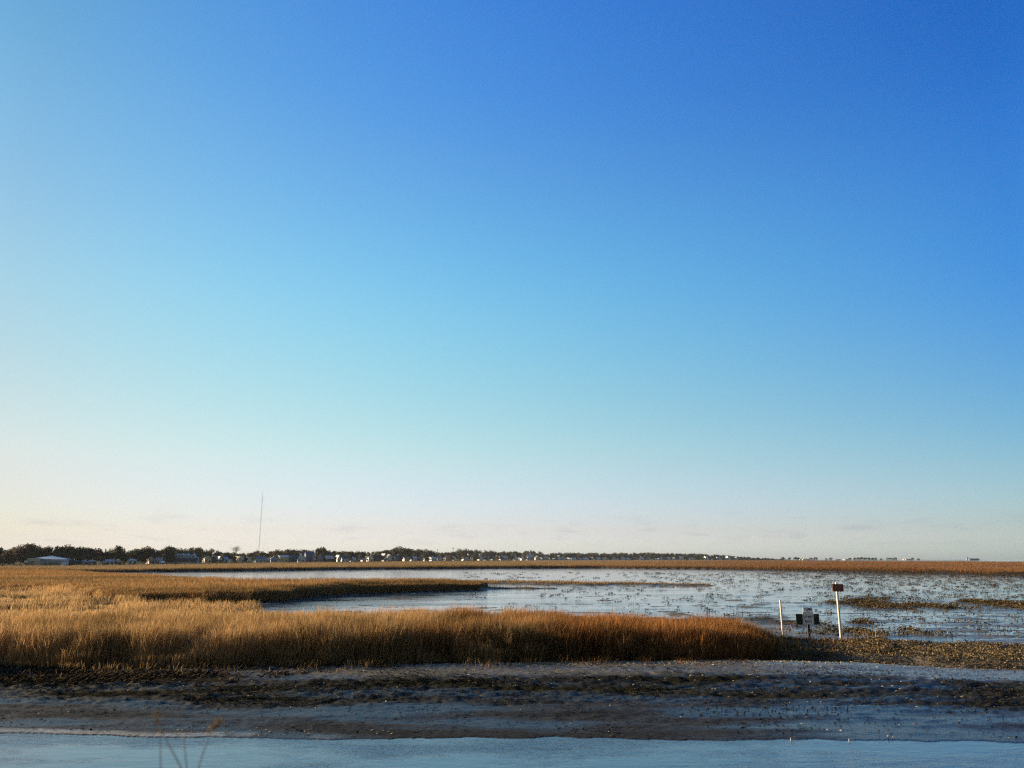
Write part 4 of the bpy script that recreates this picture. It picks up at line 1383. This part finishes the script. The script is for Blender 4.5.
# ------------------------------------------------------------------ reeds right in front of the camera
def reeds():
    stem = plain('dry_stem', (.26, .25, .23), .9, var=.2, scale=20)
    headm = leafy('seed_head', (.10, .060, .030), (.30, .19, .09), .3)
    specs = (((160.5, 768), (160, 733), (158, 730), 1.35, .7, 'straight thin dry stem with a small bent tip, leftmost of the near stems'),
             ((181, 768), (160, 728), (155, 714), 1.25, 1.0, 'leaning dry stem with a ragged tip, second from the left of the near stems'),
             ((186.5, 768), (183.5, 738), (183, 735), 1.40, 0, 'bare upright dry stem without a head among the near stems'),
             ((198, 768), (210, 733), (220, 722), 1.30, 1.6, 'dry stem leaning right with a fluffy rust seed head, rightmost of the near stems'))
    cf = Vector((0, math.cos(PITCH), math.sin(PITCH)))
    def pt(px, row, Y):
        u, v = (px - CX) / F_PX, (CY - row) / F_PX
        d = Vector((u, math.cos(PITCH) - v * math.sin(PITCH), math.sin(PITCH) + v * math.cos(PITCH)))
        return Vector((0, 0, CAM_H)) + d * (Y / d.y)
    for lo, hi, tip, Y, head, lab in specs:
        p0, p1, p2 = pt(*lo, Y), pt(*hi, Y + .02), pt(*tip, Y + .03)
        d = (p0 - p1).normalized()
        foot_z = land_z(p0.x, Y)
        foot = Vector((p0.x + (p0.x - p1.x) * 2.5, Y - .05, foot_z))
        r = empty('dry_reed', foot, 0, lab, 'reed')
        L = [Vector((0, 0, -.05)), (foot.lerp(p0, .5) - foot) + Vector(((p0.x - p1.x) * -.4, 0, 0)), p0 - foot, p1 - foot, p2 - foot]
        MB().path(L, [.0024, .0020, .0011, .0008, .0005], 8).build('stem', stem, r)
        if head:
            V, T = [], []
            n = int(36 * head)
            rg = np.random.default_rng(int(lo[0]))
            for k in range(n):
                f = rg.random()
                c0 = np.array(L[3].lerp(L[4], f * 1.15))
                a = rg.normal(size=3); a[2] = abs(a[2]) * .6; a /= np.linalg.norm(a)
                ln = rg.uniform(.004, .010) * (.7 + .5 * head) * (.6 if head < 1.2 else 1.1)
                b = np.cross(a, rg.normal(size=3)); b /= np.linalg.norm(b)
                V.append([c0 - b * .0007, c0 + b * .0007, c0 + a * ln + b * .0004, c0 + a * ln - b * .0004]); T.append(rg.random())
            V = np.array(V)
            me = bpy.data.meshes.new('seed_head')
            fill_mesh(me, V.reshape(-1, 3), np.arange(len(V) * 4).reshape(-1, 4))
            a_ = me.attributes.new('tone', 'FLOAT', 'POINT'); a_.data.foreach_set('value', np.repeat(T, 4).astype(np.float32))
            link('seed_head', me, r, headm)
    # two white stakes at the far edge of the creek
    pvc = M['grey']
    for px, row, lab in ((791, 737.5, 'short white stake at the creek edge, left one of the pair'), (849.3, 738.5, 'short white stake at the creek edge, right one of the pair')):
        b = at(px, row + 3.2, 0)
        zb = land_z(b.x, b.y)
        r = empty('white_stake', (b.x, b.y, min(zb, 0)), 0, lab, 'stake', 'white stakes at the creek edge')
        MB().tube((0, 0, -.1), (0, 0, .055 - min(zb, 0)), .013, n=10).build('stake', pvc, r)
        MB().tube((0, 0, .055 - min(zb, 0)), (0, 0, .06 - min(zb, 0)), .018, .014, n=10).build('stake_cap', pvc, r)

# ------------------------------------------------------------------ light
EXPOSURE = 1.0
SUN_AZ, SUN_EL = R(75), R(12)          # to the left, a little beyond the picture plane
sd = Vector((-math.sin(SUN_AZ) * math.cos(SUN_EL), math.cos(SUN_AZ) * math.cos(SUN_EL), math.sin(SUN_EL)))
ld = bpy.data.lights.new('sun', 'SUN')
ld.energy = 5.0
ld.angle = R(.53)
ld.color = (1.0, .80, .56)
lo = bpy.data.objects.new('sun', ld)
COL.objects.link(lo)
lo.rotation_euler = sd.to_track_quat('Z', 'Y').to_euler()
lo.location = (-50, 20, 40)

wd = bpy.data.worlds.new('World')
scene.world = wd
wd.use_nodes = True
nt = wd.node_tree
nt.nodes.clear()
wo = nt.nodes.new('ShaderNodeOutputWorld')
bg = nt.nodes.new('ShaderNodeBackground')
sk = nt.nodes.new('ShaderNodeTexSky')
sk.sky_type = 'NISHITA'
sk.sun_disc = False
sk.sun_elevation = SUN_EL
sk.sun_rotation = -SUN_AZ
sk.air_density = 1.0
sk.dust_density = .6
sk.ozone_density = 2.0
bg.inputs['Strength'].default_value = .1
nt.links.new(sk.outputs[0], bg.inputs[0])
nt.links.new(bg.outputs[0], wo.inputs[0])

# colour of this evening's air: a grade over the sky model by elevation and bearing
geo = nt.nodes.new('ShaderNodeTexCoord')
sep = nt.nodes.new('ShaderNodeSeparateXYZ')
nt.links.new(geo.outputs['Generated'], sep.inputs[0])
def wmath(op, a, b=None, clamp=False):
    n = nt.nodes.new('ShaderNodeMath'); n.operation = op; n.use_clamp = clamp
    for i, v in enumerate((a, b)):
        if v is None: continue
        if isinstance(v, (int, float)): n.inputs[i].default_value = v
        else: nt.links.new(v, n.inputs[i])
    return n.outputs[0]
hx = wmath('DIVIDE', sep.outputs[0], wmath('MAXIMUM', wmath('SQRT', wmath('ADD', wmath('MULTIPLY', sep.outputs[0], sep.outputs[0]), wmath('MULTIPLY', sep.outputs[1], sep.outputs[1]))), .001))
def wramp(stops):
    r = nt.nodes.new('ShaderNodeValToRGB')
    r.color_ramp.interpolation = 'CARDINAL'
    e = r.color_ramp.elements
    while len(e) < len(stops): e.new(.5)
    for q, (p, c) in zip(e, stops):
        q.position = p
        q.color = [v / 6 for v in c] + [1]
    nt.links.new(sep.outputs[2], r.inputs['Fac'])
    return r.outputs['Color']
LEFT = wramp([(.0, (1.0, 1.2, 2.1)), (.011, (1.06, 1.23, 2.1)), (.029, (1.12, 1.19, 1.60)), (.113, (1.64, 1.43, 1.39)), (.268, (1.77, 1.94, 1.70)), (.413, (1.58, 2.13, 2.11)), (.536, (1.24, 2.14, 2.34)), (.8, (.9, 2.0, 2.6))])
MID = wramp([(.0, (2.1, 2.45, 3.9)), (.011, (2.15, 2.48, 3.9)), (.035, (2.04, 2.02, 2.96)), (.134, (2.13, 2.29, 2.20)), (.318, (1.67, 2.81, 2.88)), (.485, (1.16, 2.40, 3.36)), (.620, (.76, 2.05, 3.68)), (.85, (.7, 1.9, 3.7))])
RIGHT = wramp([(.0, (1.22, 1.7, 2.8)), (.011, (1.24, 1.72, 2.8)), (.029, (1.20, 1.52, 2.26)), (.113, (.98, 1.50, 1.88)), (.268, (.58, 1.54, 2.45)), (.413, (.42, 1.48, 2.82)), (.536, (.24, 1.25, 2.84)), (.8, (.3, 1.3, 2.9))])
def wmix(f, a, b, mode='MIX'):
    n = nt.nodes.new('ShaderNodeMix'); n.data_type = 'RGBA'; n.blend_type = mode
    for i, v in ((0, f), (6, a), (7, b)):
        if isinstance(v, (int, float)): n.inputs[i].default_value = v
        elif isinstance(v, tuple): n.inputs[i].default_value = v
        else: nt.links.new(v, n.inputs[i])
    return n.outputs[2]
hn = wmath('MAXIMUM', wmath('MINIMUM', wmath('DIVIDE', hx, .56), 1.0), -1.0)
def wscale(c, f):
    n = nt.nodes.new('ShaderNodeVectorMath'); n.operation = 'SCALE'
    nt.links.new(c, n.inputs[0]); nt.links.new(f, n.inputs['Scale'])
    return n.outputs[0]
def wadd(a, b):
    n = nt.nodes.new('ShaderNodeVectorMath'); n.operation = 'ADD'
    nt.links.new(a, n.inputs[0]); nt.links.new(b, n.inputs[1])
    return n.outputs[0]
h2 = wmath('MULTIPLY', hn, hn)
wl = wmath('MULTIPLY', wmath('SUBTRACT', h2, hn), .5)
wr = wmath('MULTIPLY', wmath('ADD', h2, hn), .5)
wc = wmath('SUBTRACT', 1.0, h2)
tint = wadd(wadd(wscale(LEFT, wl), wscale(MID, wc)), wscale(RIGHT, wr))
fw = nt.nodes.new('ShaderNodeMapRange'); fw.interpolation_type = 'SMOOTHSTEP'
fw.inputs['From Min'].default_value = .0; fw.inputs['From Max'].default_value = .55
nt.links.new(sep.outputs[1], fw.inputs['Value'])
tint = wmix(fw.outputs[0], (.105, .106, .108, 1), tint)
graded = wmix(1.0, sk.outputs[0], tint, 'MULTIPLY')
# a few faint low clouds near the horizon
cv = nt.nodes.new('ShaderNodeCombineXYZ')
nt.links.new(wmath('MULTIPLY', hx, 17.0), cv.inputs[0])
nt.links.new(wmath('MULTIPLY', sep.outputs[2], 75.0), cv.inputs[1])
cn = nt.nodes.new('ShaderNodeTexNoise')
cn.inputs['Scale'].default_value = 1.25
cn.inputs['Detail'].default_value = 5
nt.links.new(cv.outputs[0], cn.inputs['Vector'])
band = nt.nodes.new('ShaderNodeValToRGB')
be = band.color_ramp.elements
be[0].position, be[0].color = .008, (0, 0, 0, 1)
be[1].position, be[1].color = .062, (0, 0, 0, 1)
q = be.new(.026); q.color = (1, 1, 1, 1)
q = be.new(.040); q.color = (.7, .7, .7, 1)
nt.links.new(sep.outputs[2], band.inputs['Fac'])
cm_ = nt.nodes.new('ShaderNodeMapRange')
cm_.inputs['From Min'].default_value = .52; cm_.inputs['From Max'].default_value = .72
nt.links.new(cn.outputs['Fac'], cm_.inputs['Value'])
cf_ = wmath('MULTIPLY', wmath('MULTIPLY', cm_.outputs[0], band.outputs['Color']), .9)
clouded = wmix(cf_, graded, wmix(1.0, graded, (.84, .84, .88, 1), 'MULTIPLY'))
nt.links.new(clouded, bg.inputs[0])
bg.inputs['Strength'].default_value = .15 
sk_gain = 5.6 * .1 / .15 / 2 ** EXPOSURE
gn = nt.nodes.new('ShaderNodeVectorMath'); gn.operation = 'SCALE'
gn.inputs['Scale'].default_value = sk_gain
nt.links.new(clouded, gn.inputs[0])
nt.links.new(gn.outputs[0], bg.inputs[0])

scene.view_settings.view_transform = 'Standard'
scene.view_settings.look = 'None'
scene.view_settings.exposure = EXPOSURE
scene.view_settings.gamma = 1
scene.view_settings.use_curve_mapping = False
scene.render.engine = 'CYCLES'
scene.render.resolution_x, scene.render.resolution_y = 1024, 768
scene.cycles.max_bounces = 6
scene.cycles.transparent_max_bounces = 4


def haze():
    me = MB().box(-5700, 5700, -60, 5700, -2.0, 152).mesh('haze')
    m = bpy.data.materials.new('sea_air'); m.use_nodes = True
    t = m.node_tree; t.nodes.clear()
    o_ = t.nodes.new('ShaderNodeOutputMaterial')
    v = t.nodes.new('ShaderNodeVolumePrincipled')
    v.inputs['Color'].default_value = (.86, .90, .95, 1)
    v.inputs['Density'].default_value = HAZE
    v.inputs['Anisotropy'].default_value = .1
    t.links.new(v.outputs[0], o_.inputs['Volume'])
    tag(link('haze', me, None, m), 'thin pale evening haze over the marsh', 'haze', kind='stuff')


HAZE = 4.2e-5
scene.cycles.volume_bounces = 0
scene.cycles.use_denoising = False
scene.cycles.filter_width = 1.25
scene.cycles.sample_clamp_indirect = 4
if not SKY_ONLY:
    haze()
    build_ground()
    build_water()
    build_grass()
    build_shells()
    town()
    forest()
    mast()
    signs()
    reeds()
